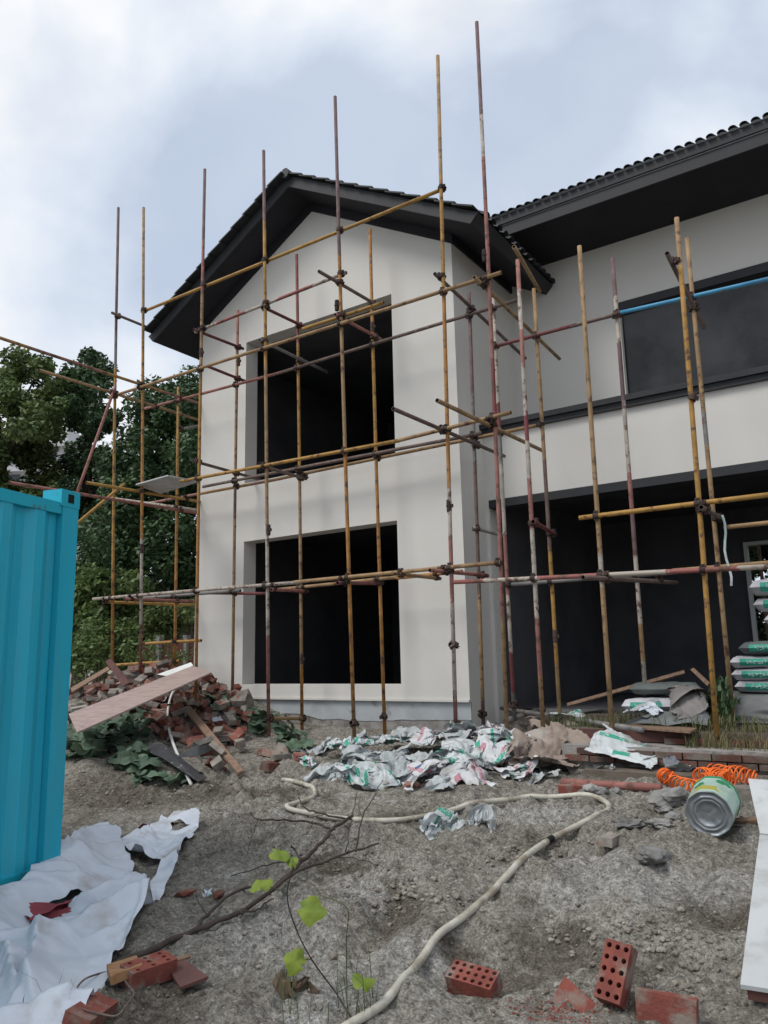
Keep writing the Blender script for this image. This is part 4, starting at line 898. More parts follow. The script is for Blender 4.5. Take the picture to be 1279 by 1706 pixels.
# squash vines
def leafmesh(seed, r=.105, lob=5):
    rr = np.random.default_rng(seed); n = 20; V = [(0, 0, 0)]
    for ring, f in ((1, .55), (2, 1.0)):
        for j in range(n):
            th = 2*math.pi*j/n; rad = r*f*(1+(.13*math.cos(lob*th)+.05*rr.normal()) * (ring-1)); 
            if ring == 2 and j in (0,): rad *= .55
            V.append((rad*math.cos(th), rad*math.sin(th), (.16*r if ring == 1 else -.05*r)+.10*r*math.sin(th*3+seed)*ring+.03*r*rr.normal()))
    F = [(0, 1+j, 1+(j+1) % n) for j in range(n)]+[(1+j, 1+n+j, 1+n+(j+1) % n, 1+(j+1) % n) for j in range(n)]
    return V, F
LM = [mesh('leaf', *leafmesh(i), M_leafV, True) for i in range(8)]
def vine(poly, n, label, lift=(.04, .16), scale=(.8, 1.35)):
    us = [p[0] for p in poly]; vs = [p[1] for p in poly]; pts = []
    while len(pts) < n:
        u, v = random.uniform(min(us), max(us)), random.uniform(min(vs), max(vs))
        if inpoly(np.array([u]), np.array([v]), poly)[0]: pts.append(G(u, v)+np.array([0, 0, random.uniform(*lift)]))
    c0 = np.mean(pts, 0); t_ = thing('squash_vine', c0, label, 'plant', 'squash vines on the rubble')
    order = sorted(pts, key=lambda p: p[0]); b = MB()
    for p in order[::4]:
        V, F = tube([np.array([p[0]+random.uniform(-.1, .1), p[1]+.12, hg(p[0], p[1])])-c0, p-c0-[0, .02, .0]], .004, 5); b.add(V, F)
    V, F = tube([np.array([p[0], p[1], hg(p[0], p[1])+.03])-c0 for p in order[::6]], .006, 5); b.add(V, F); b.build('stem', M_leafV, t_)
    for p in pts:
        s = random.uniform(*scale); o = link('leaf', random.choice(LM), t_, p-c0, (random.gauss(.35, .35), random.gauss(0, .35), random.uniform(0, 6.3))); o.scale = (s, s, s)
vine([(114,1205),(160,1195),(215,1190),(250,1200),(262,1222),(230,1240),(190,1232),(180,1262),(115,1275)], 84, 'dusty green squash vine sprawling over the heap next to the container')
vine([(190,1248),(235,1240),(255,1262),(250,1285),(225,1288),(185,1280)], 34, 'squash vine clump beside the bent black sheet', (.02, .10))
vine([(225,1293),(290,1296),(330,1300),(300,1306),(230,1305)], 12, 'low squash leaves along the mud at the strip end', (.02, .05), (.7, 1.0))
vine([(345,1170),(372,1168),(380,1190),(352,1195)], 9, 'squash leaves among bricks near the wall corner', (.05, .14))
vine([(395,1198),(430,1188),(470,1205),(500,1225),(512,1250),(490,1258),(450,1235),(420,1228)], 40, 'squash vine creeping along the plinth of the gable wall', (.03, .12), (.8, 1.2))

# ================================================================== RIGHT SIDE: bags, tarps, bucket, hoses
def bagmesh(w_, d_, h_, seed):
    nx, ny = 15, 9; rr = np.random.default_rng(seed); o = rr.uniform(0, 99); V = []; F = []
    for s in (1, -1):
        for j in range(ny):
            for i in range(nx):
                u = i/(nx-1)*2-1; v = j/(ny-1)*2-1; e_ = max((1-abs(u)**6), 0)**.5*max((1-abs(v)**4), 0)**.5
                z = s*h_/2*(e_**.55)+.012*float(vnoise(u*3+o, v*3+s))*(e_ > 0)
                V.append((u*w_/2*(1-.05*abs(v)**3), v*d_/2*(1-.06*abs(u)**3), z+h_/2))
    for s in (0, 1):
        for j in range(ny-1):
            for i in range(nx-1):
                q = (s*nx*ny+j*nx+i, s*nx*ny+j*nx+i+1, s*nx*ny+(j+1)*nx+i+1, s*nx*ny+(j+1)*nx+i); F.append(q if s == 0 else q[::-1])
    return V, F
M_bagw = mat('bag_white', (.50,.50,.53), (.42,.42,.45), 7, .6, .3, 40, c3=(.30,.28,.29), s3=5)
M_bagd = mat('bag_dark', (.13,.15,.145), (.10,.115,.11), 7, .6, .3, 40)
M_ink = mat('bag_green_print', (.03,.30,.22), (.04,.25,.19), 9, .6)
M_inkw = mat('bag_white_print', (.52,.58,.57), rough=.6)
def bag(P, rz, m, label, seed, print_=True, w_=.72, d_=.44, h_=.125, tilt=0, label2=None):
    t_ = thing('cement_bag', P, label, 'bag', 'full cement bags stacked before the wing', (0, tilt, rz))
    MB().add(*bagmesh(w_, d_, h_, seed)).build('bag_body', m, t_, True)
    if print_:
        b = MB(); n = 10                                    # printed strip round the bulging front edge
        for i in range(n):
            u0, u1 = -.66+i*1.0/n, -.66+(i+1)*1.0/n
            def fp(u, q): return (u*w_/2, -d_/2*(1-.06*abs(u)**3)*math.cos(q*.62)-.004-(.001 if False else 0), h_/2+math.sin(q)*h_*.42)
            b.quad(fp(u0, -.75), fp(u1, -.75), fp(u1, 0), fp(u0, 0)); b.quad(fp(u0, 0), fp(u1, 0), fp(u1, .75), fp(u0, .75))
        g = b.build('printed_label', M_ink, t_)
        c_ = MB(); x = -.50*w_/2
        while x < .22*w_/2:
            for q in range(5):
                ux = x+random.uniform(0, .02); uz = h_/2+random.uniform(-.02, .014); wd, hd = random.choice(((.020, .0035), (.0035, .020)))
                yy_ = -d_/2*(1-.06*abs(ux/(w_/2))**3)-.0075
                c_.quad((ux, yy_, uz), (ux+wd, yy_, uz), (ux+wd, yy_, uz+hd), (ux, yy_, uz+hd))
            x += .036
        c_.build('lettering', M_inkw, g)
    return t_
BY = .03
bag((3.56, BY, 1.06), .02, M_bagw, 'white cement bag with green label, bottom of the stack on the grey tarp', 1)
bag((3.545, BY-.01, 1.185), -.02, M_bagw, 'white cement bag with green label, second from the bottom', 2)
bag((3.53, BY, 1.31), .03, M_bagw, 'white cement bag with green label, just below the dark bag', 3)
bag((3.64, BY-.02, 1.455), .0, M_bagd, 'dark grey cement bag with dim green print in mid-stack', 4)
bag((3.94, BY, 1.60), .15, M_bagw, 'white cement bag resting on the dark bag, half out of view', 5)
bag((3.90, BY+.02, 1.74), .1, M_bagw, 'cement bag third from the top, folded over the stack edge', 6)
bag((3.84, BY, 1.89), -.12, M_bagw, 'rounded pale cement bag second from the top of the stack', 7, h_=.15)
bag((3.80, BY, 2.06), .05, M_bagw, 'plump grey-white cement bag on top of the stack', 8, h_=.17)
b = MB().box(3.22, 4.3, -.2, .26, .756, .95); b.box(3.22, 4.3, -.2, .26, .955, 1.04); b.build('pallet', M_wood, label='wooden pallet hidden under the grey tarp below the bags', cat='pallet')
# grey tarp draped down the pallet front
n = 26; V = []
for j in range(n):
    for i in range(n):
        u = i/(n-1); v = j/(n-1); x = 3.10+1.3*u; 
        if v < .3: y_, z_ = .28-.52*(v/.3), 1.052
        else: y_, z_ = -.24-.16*((v-.3)/.7), 1.052-.285*((v-.3)/.7)
        V.append((x-.08*v*(1-u)*1.5, y_-.03*float(fbm(np.array(u*5), np.array(v*5), 3))*(v > .25), z_+.012*float(vnoise(np.array(u*7), np.array(v*7+3)))))
link('pallet_cover', mesh('pallet_cover', V, grid_faces(n, n), M_greysheet, True), None, (0, 0, 0), None, 'grey plastic tarp draped over the pallet under the bags', 'tarp')
# heap of tarps and bags between the poles
TZ = .755
for u, v, Yp, r, h in ((1140,1170,-.75,.40,.16),(1085,1180,-.80,.30,.10),(1165,1185,-.85,.25,.10),(1120,1140,-.35,.35,.24)):
    P = ony(u, v, Yp); PILE.append((P[0], P[1], r, h))
def heap(name, u, Yp, w_, d_, rz, m, seed, label, cat, amp, dz, n=34, **kw):
    P = ony(u, 1180, Yp); return sheet(name, P, w_, d_, rz, m, seed, label, cat, amp=amp, dz=dz, base=TZ, n=n, smooth=True, **kw)
heap('grey_tarp', 1120, -.40, .85, .62, .1, M_greysheet, 402, 'dark crumpled tarp peak behind the green printed bag', 'tarp', .10, .03, folds=7)
heap('grey_tarp', 1148, -.85, .60, .60, .3, mat('grey_brown_tarp', (.215,.20,.19), (.16,.15,.145), 4, .6, .3, 20), 401, 'dusty grey-brown tarp bunched at the foot of the yellow pole', 'tarp', .12, .03, folds=8)
heap('grey_tarp', 1105, -1.12, .95, .26, .03, M_greysheet, 403, 'flat grey plastic sheet along the terrace edge', 'tarp', .05, .01, folds=5)
heap('kraft_sack', 1158, -.55, .5, .42, .4, M_kraft, 404, 'brownish grey paper sack slumped between the two bag piles', 'sack', .10, .05, folds=8)
heap('cement_sack', 1066, -.95, .36, .26, .5, M_sgr, 405, 'small pale sack scrap below the green printed bag', 'sack', .09, .02, folds=8)
heap('cement_sack', 936, -.55, .62, .34, -.25, M_sg, 406, 'thin white and green bag lying on the terrace weeds', 'sack', .08, .05, folds=7)
heap('plastic_scrap', 1083, -1.05, .26, .12, -.4, M_tarp, 407, 'white plastic twist on the terrace edge', 'plastic', .06, .05, n=18)
heap('cement_sack', 1135, -.30, .42, .2, .3, M_sg, 408, 'white and green sack scrap on top of the tarp peak', 'sack', .06, .06, n=20)
P = ony(1090, 1180, -.72); bag((P[0], P[1], TZ+.13), .10, M_bagw, 'full cement bag with green ends lying on the terrace against a pole', 21, h_=.14, w_=.62, d_=.4)
P = ony(1112, 1150, -.35); bag((P[0], P[1]-.1, TZ+.30), .25, M_bagd, 'dark cement bag under the crumpled tarp peak', 22, print_=False, h_=.12)
PILE.clear()
def loose_pipe(a, c, r, m, label, name='steel_pipe', cat='pipe', bore=True):
    a = np.array(a); c = np.array(c); t_ = (c-a)/np.linalg.norm(c-a)
    V, F = tube([a+t_*.12, a+t_*.001, a, a+(c-a)*.5, c, c-t_*.001, c-t_*.12], [r*.8, r*.8, r, r, r, r*.8, r*.8], 14, True); b = MB().add(V, F)
    b.M = [1 if (k_ < 14 or 70 <= k_) else 0 for k_ in range(len(F))]
    return b.build(name, [m, M_bore], None, True, label=label, cat=cat)
a = onz(842, 1201, .66); loose_pipe(a, onz(905, 1182, .76), .042, PM['grey'], 'thick grey pipe stub resting by the scaffold foot')
loose_pipe(onz(835, 1180, .80), onz(1070, 1216, .80), .026, PM['grey'], 'long thin grey tube lying across the terrace weeds')
a, c = G(937, 1303, .03), G(1101, 1313, .03); loose_pipe(a, c, .032, PM['pink'], 'faded red pipe lying on the mud by the sacks')
MB().slab([ony(945,1173,.1), ony(1140,1118,.25), ony(1142,1123,.22), ony(946,1178,.07)], .02).build('timber_lath', M_wood, label='long thin lath rising from the terrace to the tarp peak', cat='timber')
MB().slab([ony(1152,1118,-.1), ony(1158,1115,-.1), ony(1185,1140,-.3), ony(1180,1145,-.3)], .03).build('timber_batten', M_wood, label='short wooden stub leaning behind the yellow pole', cat='timber')
MB().slab([onz(1027,1212,.77), onz(1060,1209,.775), onz(1162,1216,.775), onz(1150,1222,.77)], .018).build('timber_plank', M_wood, label='thin plank edging the terrace above the step', cat='timber')

# tin pail
Pb = G(1184, 1395); rb = .138
axd = ray(1200, 1350); axd[2] = 0; axd /= np.linalg.norm(axd); sd_ = np.array([axd[1], -axd[0], 0]); axd = axd*math.cos(.13)+np.array([0, 0, 1])*math.sin(.13)+sd_*.16; axd /= np.linalg.norm(axd)
bk_ = thing('paint_pail', Pb+np.array([0, 0, rb-.004]), 'dented tin paint pail lying on its side, green and yellow label', 'pail', rot=Vector(axd).to_track_quat('Z', 'Y').to_euler())
def ringmesh(prof, n=40, fac=None, rngs=None):
    V = []; F = []
    for r, z in prof:
        for j in range(n):
            th = 2*math.pi*j/n; k_ = 1.0
            if fac: k_ = fac(th)
            V.append((r*k_*math.cos(th), r*k_*math.sin(th), z))
    for i in range(len(prof)-1):
        for j in range(n): F.append((i*n+j, i*n+(j+1) % n, (i+1)*n+(j+1) % n, (i+1)*n+j))
    return V, F
poly10 = lambda th: 1-.035*abs(math.sin(5*th))
V, F = ringmesh([(rb*.985, .012), (rb, .02), (rb*1.03, .15), (rb*1.045, .285), (rb*1.08, .29), (rb*1.08, .305), (rb*1.04, .305), (rb*1.0, .29), (rb*.95, .03)], 40, poly10)
M_label = mat('pail_label', (.36,.48,.41), (.29,.40,.35), 5, .4, .1, 30, spec=.4)
tt = M_label.node_tree; N = tt.nodes
def label_bands():
    k = tt.links.new; b_ = N['Principled BSDF']; src = b_.inputs['Base Color'].links[0].from_socket
    tcn = N.new('ShaderNodeTexCoord'); sp = N.new('ShaderNodeSeparateXYZ'); k(tcn.outputs['Object'], sp.inputs[0]); ns = N.new('ShaderNodeTexNoise'); ns.inputs['Scale'].default_value = 9; k(tcn.outputs['Object'], ns.inputs['Vector'])
    for lo_, hi_, th_, col_ in ((.13, .30, .55, (.03,.20,.08)), (.045, .12, .50, (.36,.33,.07)), (.275, .30, .0, (.03,.20,.08))):
        a1 = N.new('ShaderNodeMath'); a1.operation = 'GREATER_THAN'; k(sp.outputs['Z'], a1.inputs[0]); a1.inputs[1].default_value = lo_
        a2 = N.new('ShaderNodeMath'); a2.operation = 'LESS_THAN'; k(sp.outputs['Z'], a2.inputs[0]); a2.inputs[1].default_value = hi_
        a3 = N.new('ShaderNodeMath'); a3.operation = 'GREATER_THAN'; k(ns.outputs['Fac'], a3.inputs[0]); a3.inputs[1].default_value = th_
        p1 = N.new('ShaderNodeMath'); p1.operation = 'MULTIPLY'; k(a1.outputs[0], p1.inputs[0]); k(a2.outputs[0], p1.inputs[1]); p2 = N.new('ShaderNodeMath'); p2.operation = 'MULTIPLY'; k(p1.outputs[0], p2.inputs[0]); k(a3.outputs[0], p2.inputs[1])
        x = N.new('ShaderNodeMixRGB'); k(p2.outputs[0], x.inputs['Fac']); k(src, x.inputs['Color1']); x.inputs['Color2'].default_value = (*col_, 1); src = x.outputs[0]
    k(src, b_.inputs['Base Color'])
label_bands()
MB().add(V, F).build('pail_body', M_label, bk_, True)
prof = [(rb*.99, .012), (rb*1.005, .0), (rb*.97, -.004), (rb*.93, .006), (rb*.80, .010), (rb*.76, .002), (rb*.70, .002), (rb*.66, .012), (rb*.60, .004), (rb*.54, .004), (rb*.50, .013), (rb*.3, .008), (.001, .012)]
V, F = ringmesh(prof, 40, poly10); V = [(x, y, z+.004*float(vnoise(np.array(x*25), np.array(y*25)))) for x, y, z in V]
MB().add(V, [f[::-1] for f in F]).build('pail_base', M_tin, bk_, True)
# orange spiral air hose
def coil(path, r, turns, ph=0, n=26):
    P = spline(path, 14); tot = len(P); out_ = []; m_ = int(turns*n)
    for i in range(m_):
        s = i/(m_-1)*(tot-1); i0 = min(int(s), tot-2); f = s-i0; c_ = P[i0]*(1-f)+P[i0+1]*f; t_ = P[i0+1]-P[i0]; t_ = t_/np.linalg.norm(t_)
        a_ = np.cross(t_, [0, 0, 1.0]); a_ /= np.linalg.norm(a_); b_ = np.cross(a_, t_); th = 2*math.pi*i/n+ph; rr = r*(1+.12*math.sin(i*.05))
        out_.append(c_+rr*(math.cos(th)*a_+math.sin(th)*b_))
    return out_
b = MB(); zc = .058
def GP(*a): return [G(u, v, zc) for u, v in a]
b.tube(coil(GP((1108,1292),(1125,1302),(1150,1312),(1175,1308),(1200,1300)), .052, 13), .0068, 6)
b.tube(coil(GP((1138,1276),(1165,1282),(1190,1285),(1215,1288),(1240,1292),(1262,1297)), .056, 15, 1), .0068, 6)
b.tube(coil(GP((1165,1295),(1182,1292),(1200,1296),(1215,1300)), .060, 11, 2), .0068, 6)
b.tube(coil(GP((1170,1303),(1190,1299),(1208,1292)), .055, 9, 3), .0068, 6)
b.tube(coil(GP((1104,1290),(1112,1296)), .05, 4, 3), .0068, 6)
b.build('air_hose', M_orange, None, True, label='tangled orange spiral air hose on the step beside the pail', cat='hose')
# cream garden hose
HP = [(470,1299),(505,1305),(527,1318),(520,1331),(492,1336),(474,1341),(488,1352),(545,1364),(620,1368),(690,1364),(752,1354),(798,1334),(870,1325),(950,1327),(1004,1333),(1018,1344),(1000,1358),(955,1379),(915,1397),(878,1422),(850,1456),(820,1490),(782,1521),(745,1546),(716,1575),(692,1617),(655,1660),(612,1690),(575,1708),(520,1760)]
pts = spline([G(u, v, .02) for u, v in HP], 9); pts = np.array([np.array([p[0], p[1], hg(p[0], p[1])+.022]) for p in pts])
for _ in range(32): pts[1:-1] = (pts[:-2]+2*pts[1:-1]+pts[2:])/4
pts[:, 2] = np.maximum(pts[:, 2], [hg(p[0], p[1])+.006 for p in pts])
for _ in range(3): pts[1:-1] = (pts[:-2]+2*pts[1:-1]+pts[2:])/4
V, F = tube(pts, .0205, 10); hose_ = MB().add(V, F).build('garden_hose', M_hose, None, True, label='long cream hose snaking over the mud toward the viewer', cat='hose')
ti = int(len(pts)*.615); MB().tube(pts[ti:ti+3], .0222, 10).build('tape_band', M_black, hose_, True)
# white board, right edge
c = [G(1232,1642,.10), G(1330,1662,.10), G(1350,1292,.34), G(1262,1400,.28)]
d0 = c[0]; far = onz(1246,1297,.66); near = onz(1233,1640,.13); wv = np.array([math.cos(.12), math.sin(.12), 0])*.62
kx = onz(1267,1376,.44)
bw_ = thing('white_board', near, 'long white panel lying on a brown board at the edge of the plot', 'board')
MB().slab([np.zeros(3), wv, kx+wv-near, kx-near], .018).build('panel', M_whiteboard, bw_)
MB().slab([np.array([.02, .02, -.020]), wv+[0.02, .02, -.020], kx+wv-near+[0, 0, -.020], kx-near+[.02, 0, -.020]], .045).build('backing_board', M_plyedge, bw_)
wv2 = np.array([1.0, .10, -.02])*.6
MB().slab([onz(1266,1388,.425), onz(1266,1388,.425)+wv2, far+wv2, far], .016).build('white_board', M_whiteboard, label='second pale panel tilted behind the long white one', cat='board')

# ================================================================== SMALL THINGS ON THE MUD
def hollow_brick(P, rot, label, cols=6, rows=3, hf=1.0):
    L_, W_, H_ = .24, .115, .09*hf; r = .0115; b = MB(); nn = 8; holes = [(-L_/2+L_*(i+.5)/cols, -W_/2+W_*(j+.5)/rows) for i in range(cols) for j in range(rows)]
    cw, ch = L_/cols, W_/rows
    for hx, hy in holes:
        sq = [(hx+cw/2*sx, hy+ch/2*sy) for sx, sy in ((1, 0), (1, 1), (0, 1), (-1, 1), (-1, 0), (-1, -1), (0, -1), (1, -1))]
        V = [(x, y, H_/2) for x, y in sq]+[(hx+r*math.cos(math.pi/4*k_), hy+r*math.sin(math.pi/4*k_), H_/2) for k_ in range(8)]+[(hx+r*math.cos(math.pi/4*k_), hy+r*math.sin(math.pi/4*k_), -H_/2+.008) for k_ in range(8)]
        F = [(k_, (k_+1) % 8, 8+(k_+1) % 8, 8+k_) for k_ in range(8)]; b.add(V, F, 0); b.add(V, [(8+k_, 8+(k_+1) % 8, 16+(k_+1) % 8, 16+k_) for k_ in range(8)]+[tuple(range(16, 24))], 0)
    x, y, z = L_/2, W_/2, H_/2
    b.add([(-x,-y,-z),(x,-y,-z),(x,y,-z),(-x,y,-z),(-x,-y,z),(x,-y,z),(x,y,z),(-x,y,z)], [(0,3,2,1),(0,1,5,4),(1,2,6,5),(2,3,7,6),(3,0,4,7)])
    return b.build('hollow_brick', M_brickfresh, None, loc=P, rot=rot, label=label, cat='brick')
rc = lambda u, v: math.atan2(ray(u, v)[1], ray(u, v)[0])
hollow_brick(G(790,1655)+[0, 0, .050], (.40, .05, rc(790,1648)-1.57-.50), 'red perforated brick with rows of holes beside the cream hose')
cv = Vector(-ray(1020, 1625)).normalized(); rv = Vector(RT); zv = Vector((0, 0, 1))
Nb = (cv*.80+zv*.34-rv*.34).normalized(); Lb = (zv-Nb*zv.dot(Nb)).normalized(); Lb = (Lb+rv*.12).normalized(); Lb = (Lb-Nb*Lb.dot(Nb)).normalized()
hollow_brick(G(1022,1672)+[.01, .03, .11], Matrix((Lb, Nb.cross(Lb), Nb)).transposed(), 'red perforated brick tipped upright near the white panel', 5, 3)
hollow_brick(G(246,1635)+[0, 0, .045], (.15, 0, rc(246,1635)-1.57+.55), 'red perforated brick next to the rusty wire loop', 3, 3)
SB = mesh('brick', *brickmesh(.24, .115, .06, 900, False), M_brickfresh)
link('brick', SB, None, G(1112,1704)+[0, 0, .05], (1.45, .03, rc(1110,1690)-1.57-.22), 'solid red brick on edge before the tipped perforated brick', 'brick')
link('brick', SB, None, G(965,1672)+[0, 0, -.02], (.9, .35, rc(955,1660)-1.57-.75), 'half-buried red brick shard in reddish soil', 'brick')
link('brick', SB, None, G(150,1702)+[0, 0, .03], (.3, .1, 2.0), 'red brick near the lower edge of the white sheet', 'brick')
link('brick', SB, None, G(955,1322)+[0, 0, .035], (0, 0, rc(955,1322)-1.57+.05), 'whole red brick lying on the cream hose by the red pipe', 'brick')
GB = mesh('block', *brickmesh(.19, .10, .05, 901, False), M_mortar)
link('concrete_block', GB, None, G(1018,1404)+[0, 0, .022], (.05, 0, rc(1018,1404)-.45), 'pale grey block lying alone on the mud', 'block')
for i, (u, v, r, s, lab) in enumerate(((1085,1430,.115,(1.1,.8,.35),'flat round grey stone below the pale block'),(1122,1335,.12,(1.2,.8,.6),'large rough grey stone between red pipe and pail'),(1145,1340,.07,(1,1,.7),'smaller grey stone touching the rough stone by the pail'),
   (1104,1350,.06,(1.2,.8,.45),'small pale stone below the rough grey stone'),(1123,1364,.05,(1.2,.9,.6),'whitish lump left of the pail'),(1103,1377,.085,(1.3,.8,.35),'flat dark grey slab left of the pail'),(1050,1375,.08,(1.6,.9,.3),'low grey mortar splash on the mud'),
   (1000,1322,.05,(1.3,1,.7),'grey pebble behind the cream hose'),(1025,1322,.045,(1,1,.7),'rounded pebble at the red pipe'),(985,1318,.06,(1.2,1,.6),'rough grey rubble piece beside the whole brick'),(686,1312,.06,(1.3,.8,.6),'red-brown clod before the sack heap'))):
    link('stone', mesh('stone', *lump(r, 700+i, s, 3), M_stone if i != 10 else M_brick, False), None, G(u, v)+[0, 0, r*s[2]*.45], (0, 0, random.uniform(0, 6)), lab, 'stone')
MB().slab([G(277,1612,.035), G(308,1603,.05), G(346,1632,.045), G(300,1650,.03)], .014).build('broken_tile', M_plyedge, label='broken brown board piece beside the wire loop', cat='board')
MB().slab([G(262,1607,.03), G(316,1592,.05), G(318,1597,.045), G(268,1613,.03)], .012).build('wood_splinter', M_wood, label='pale wood splinter above the broken brown piece', cat='wood')
MB().slab([G(178,1622,.05), G(228,1606,.05), G(238,1622,.05), G(185,1642,.04)], .04).build('timber_offcut', mat('fresh_wood', (.36,.20,.10), (.28,.14,.07), 6, .8, .3, 50, stretch=(1, 6, 6)), label='orange timber offcut under the sheet edge', cat='timber')
pw = [G(u, v, .0, k_-.022) for u, v, k_ in ((190,1617,.99),(200,1622,.985),(212,1640,.98),(223,1655,.98),(212,1672,.985),(195,1692,.99),(170,1690,.985),(140,1682,.98),(122,1672,.98),(126,1650,.98),(140,1632,.98),(165,1622,.985),(190,1617,.99))]
MB().tube(spline(pw, 4), .0045, 6).build('wire_loop', PM['brown'], None, True, label='bent rusty wire loop lying on the white sheet edge', cat='wire')
for i, (u, v) in enumerate(((310,1490),(365,1492))):
    link('brick_shard', mesh('brick_shard', *lump(.05, 760+i, (1.3, .8, .5), 1), M_brick), None, G(u, v)+[0, 0, .01], (0, 0, 1+i), ('red brick shard on the mud near the white sheet edge', 'red brick shard beside the blue foil scrap')[i], 'brick')
P = G(345,1492); sheet('foil_scrap', P, .10, .05, .6, M_sb, 61, 'blue and white foil scrap between two brick shards', 'foil', amp=.03, n=10)
sheet('dead_leaf', G(493,1655), .20, .14, .3, mat('dry_leaf', (.13,.09,.06), (.08,.06,.045), 9, .8), 62, 'curled brown dead leaf on the grey mud', 'leaf', amp=.06, n=16)
MB().slab([G(1222,1368,.03), G(1262,1366,.03), G(1262,1372,.02), G(1222,1374,.02)], .02).build('timber_offcut', M_wood, label='short pale stick behind the pail', cat='timber')
# loose block at the step behind the pail
link('concrete_block', mesh('block', *brickmesh(.3, .14, .09, 903, False), M_mortar), None, G(1235,1332)+[0, 0, .04], (0, 0, .3), 'mud-coated block under the orange air hose', 'block')

# dead branch
br = thing('dead_branch', G(450,1490), 'dead bare branch with twigs lying across the mud', 'branch'); B0 = np.array(br.location)
def twig(pts, r0, r1, name='twig'):
    P = spline([G(u, v, 0, k_) for u, v, k_ in pts], 5); n = len(P)
    P = [p+np.array([rng.normal(0, .004), rng.normal(0, .004), rng.normal(0, .004)]) for p in P]
    b = MB().tube([p-B0 for p in P], [r0+(r1-r0)*i/(n-1) for i in range(n)], 7)
    for i in range(3, n-1, 4):
        d = P[i+1]-P[i]; d = d/np.linalg.norm(d); o = np.cross(d, rng.normal(0, 1, 3)); o /= np.linalg.norm(o); q = P[i]+(o*.7+d*.5)*rng.uniform(.02, .05)
        b.tube([P[i]-B0, q-B0], [r1*.9, r1*.4], 4)
    b.build(name, M_branch, br, True)
twig([(180,1612,.99),(240,1588,.985),(310,1558,.985),(397,1520,.98),(454,1483,.97),(497,1450,.965),(563,1427,.955),(632,1406,.95)], .020, .006, 'limb')
twig([(322,1552,.985),(344,1524,.975),(394,1483,.965),(430,1480,.96)], .012, .006); twig([(454,1483,.97),(510,1427,.96),(541,1399,.955),(552,1383,.95),(588,1358,.94)], .015, .011, 'limb')
twig([(552,1383,.95),(522,1370,.945),(472,1366,.94),(429,1366,.935),(416,1353,.93)], .009, .004); twig([(575,1364,.945),(540,1357,.94),(510,1348,.93),(497,1327,.92)], .009, .004)
twig([(575,1420,.955),(584,1375,.92),(593,1320,.885)], .005, .003); twig([(593,1417,.955),(604,1361,.91),(620,1330,.88),(638,1299,.86)], .006, .003)
twig([(494,1433,.96),(447,1440,.96),(383,1460,.965)], .006, .003); twig([(428,1368,.935),(420,1392,.95),(408,1430,.96)], .003, .002); twig([(500,1432,.96),(490,1415,.95),(484,1408,.94)], .006, .004)
twig([(397,1520,.98),(430,1515,.975),(455,1495,.97)], .007, .003)
twig([(472,1366,.94),(462,1380,.945),(455,1395,.95)], .003, .002); twig([(522,1370,.945),(515,1384,.95),(505,1392,.95)], .003, .002); twig([(604,1361,.91),(598,1345,.90),(600,1325,.885)], .003, .0015); twig([(563,1427,.955),(600,1432,.955),(640,1446,.96)], .004, .002); twig([(344,1524,.975),(330,1500,.965),(326,1488,.96)], .004, .002); twig([(540,1357,.94),(520,1362,.94),(500,1356,.935)], .003, .002)
# lime seedling
sdl = thing('weed_seedling', G(585,1700), 'thin weed with five bright lime-green leaves before the branch', 'plant'); S0 = np.array(sdl.location)
def kk(u, v, d): return at(u, v, d)
stem = [G(588,1702), kk(560,1655,3.55), kk(520,1600,3.52), kk(492,1545,3.52), kk(478,1490,3.55), kk(490,1440,3.6)]
MB().tube([p-S0 for p in spline(stem, 5)], .0035, 6).build('stem', M_branch, sdl, True)
MB().tube([p-S0 for p in spline([G(578,1700), kk(577,1620,3.5), kk(577,1560,3.5), kk(577,1512,3.5), kk(530,1490,3.55)], 5)], .0025, 5).build('stem', M_grassg, sdl, True)
LLs = [mesh('leaf', *leafmesh(77+i, .044+.005*i, 3+i % 2), M_lime, True) for i in range(4)]
for u, v, d, s in ((465,1424,3.62,1),(435,1475,3.56,1),(518,1516,3.52,1.1),(491,1602,3.45,1.05),(604,1637,3.40,1.1),(487,1437,3.6,.5)):
    P = kk(u, v, d); tocam = CAM-P; tocam /= np.linalg.norm(tocam); nrm = Vector(tocam)+Vector((random.uniform(-.7, .7), random.uniform(-.7, .7), .7)); q = nrm.to_track_quat('Z', 'Y')
    q = q @ Quaternion((0, 0, 1), random.uniform(0, 6.28)); o = link('leaf', random.choice(LLs), sdl, P-S0, q); o.scale = (s, s, s)
    j = min(stem[1:], key=lambda a_: np.linalg.norm(a_-P)); MB().tube([j-S0, (j+P)/2-S0+[0, 0, .01], P-S0], .0018, 4).build('leaf_stalk', M_grassg, sdl)

# ================================================================== GRASS, PEBBLES (stuff)
def blades(name, pts, hgt, m, label, cat, wd=.004, lean=.5, kind='stuff'):
    V = []; F = []
    for p in pts:
        h_ = hgt*rng.uniform(.4, 1.2); a_ = rng.uniform(0, 6.28); l_ = rng.uniform(.1, lean)*h_; dx, dy = math.cos(a_)*l_, math.sin(a_)*l_; b_ = len(V); w2 = wd*rng.uniform(.6, 1.2); sx, sy = -math.sin(a_)*w2, math.cos(a_)*w2
        V += [(p[0]-sx, p[1]-sy, p[2]), (p[0]+sx, p[1]+sy, p[2]), (p[0]+dx*.35+sx*.8, p[1]+dy*.35+sy*.8, p[2]+h_*.6), (p[0]+dx*.35-sx*.8, p[1]+dy*.35-sy*.8, p[2]+h_*.6), (p[0]+dx, p[1]+dy, p[2]+h_*.92)]
        F += [(b_, b_+1, b_+2, b_+3), (b_+3, b_+2, b_+4)]
    return link(name, mesh(name, V, F, m), None, None, None, label, cat, None, kind)
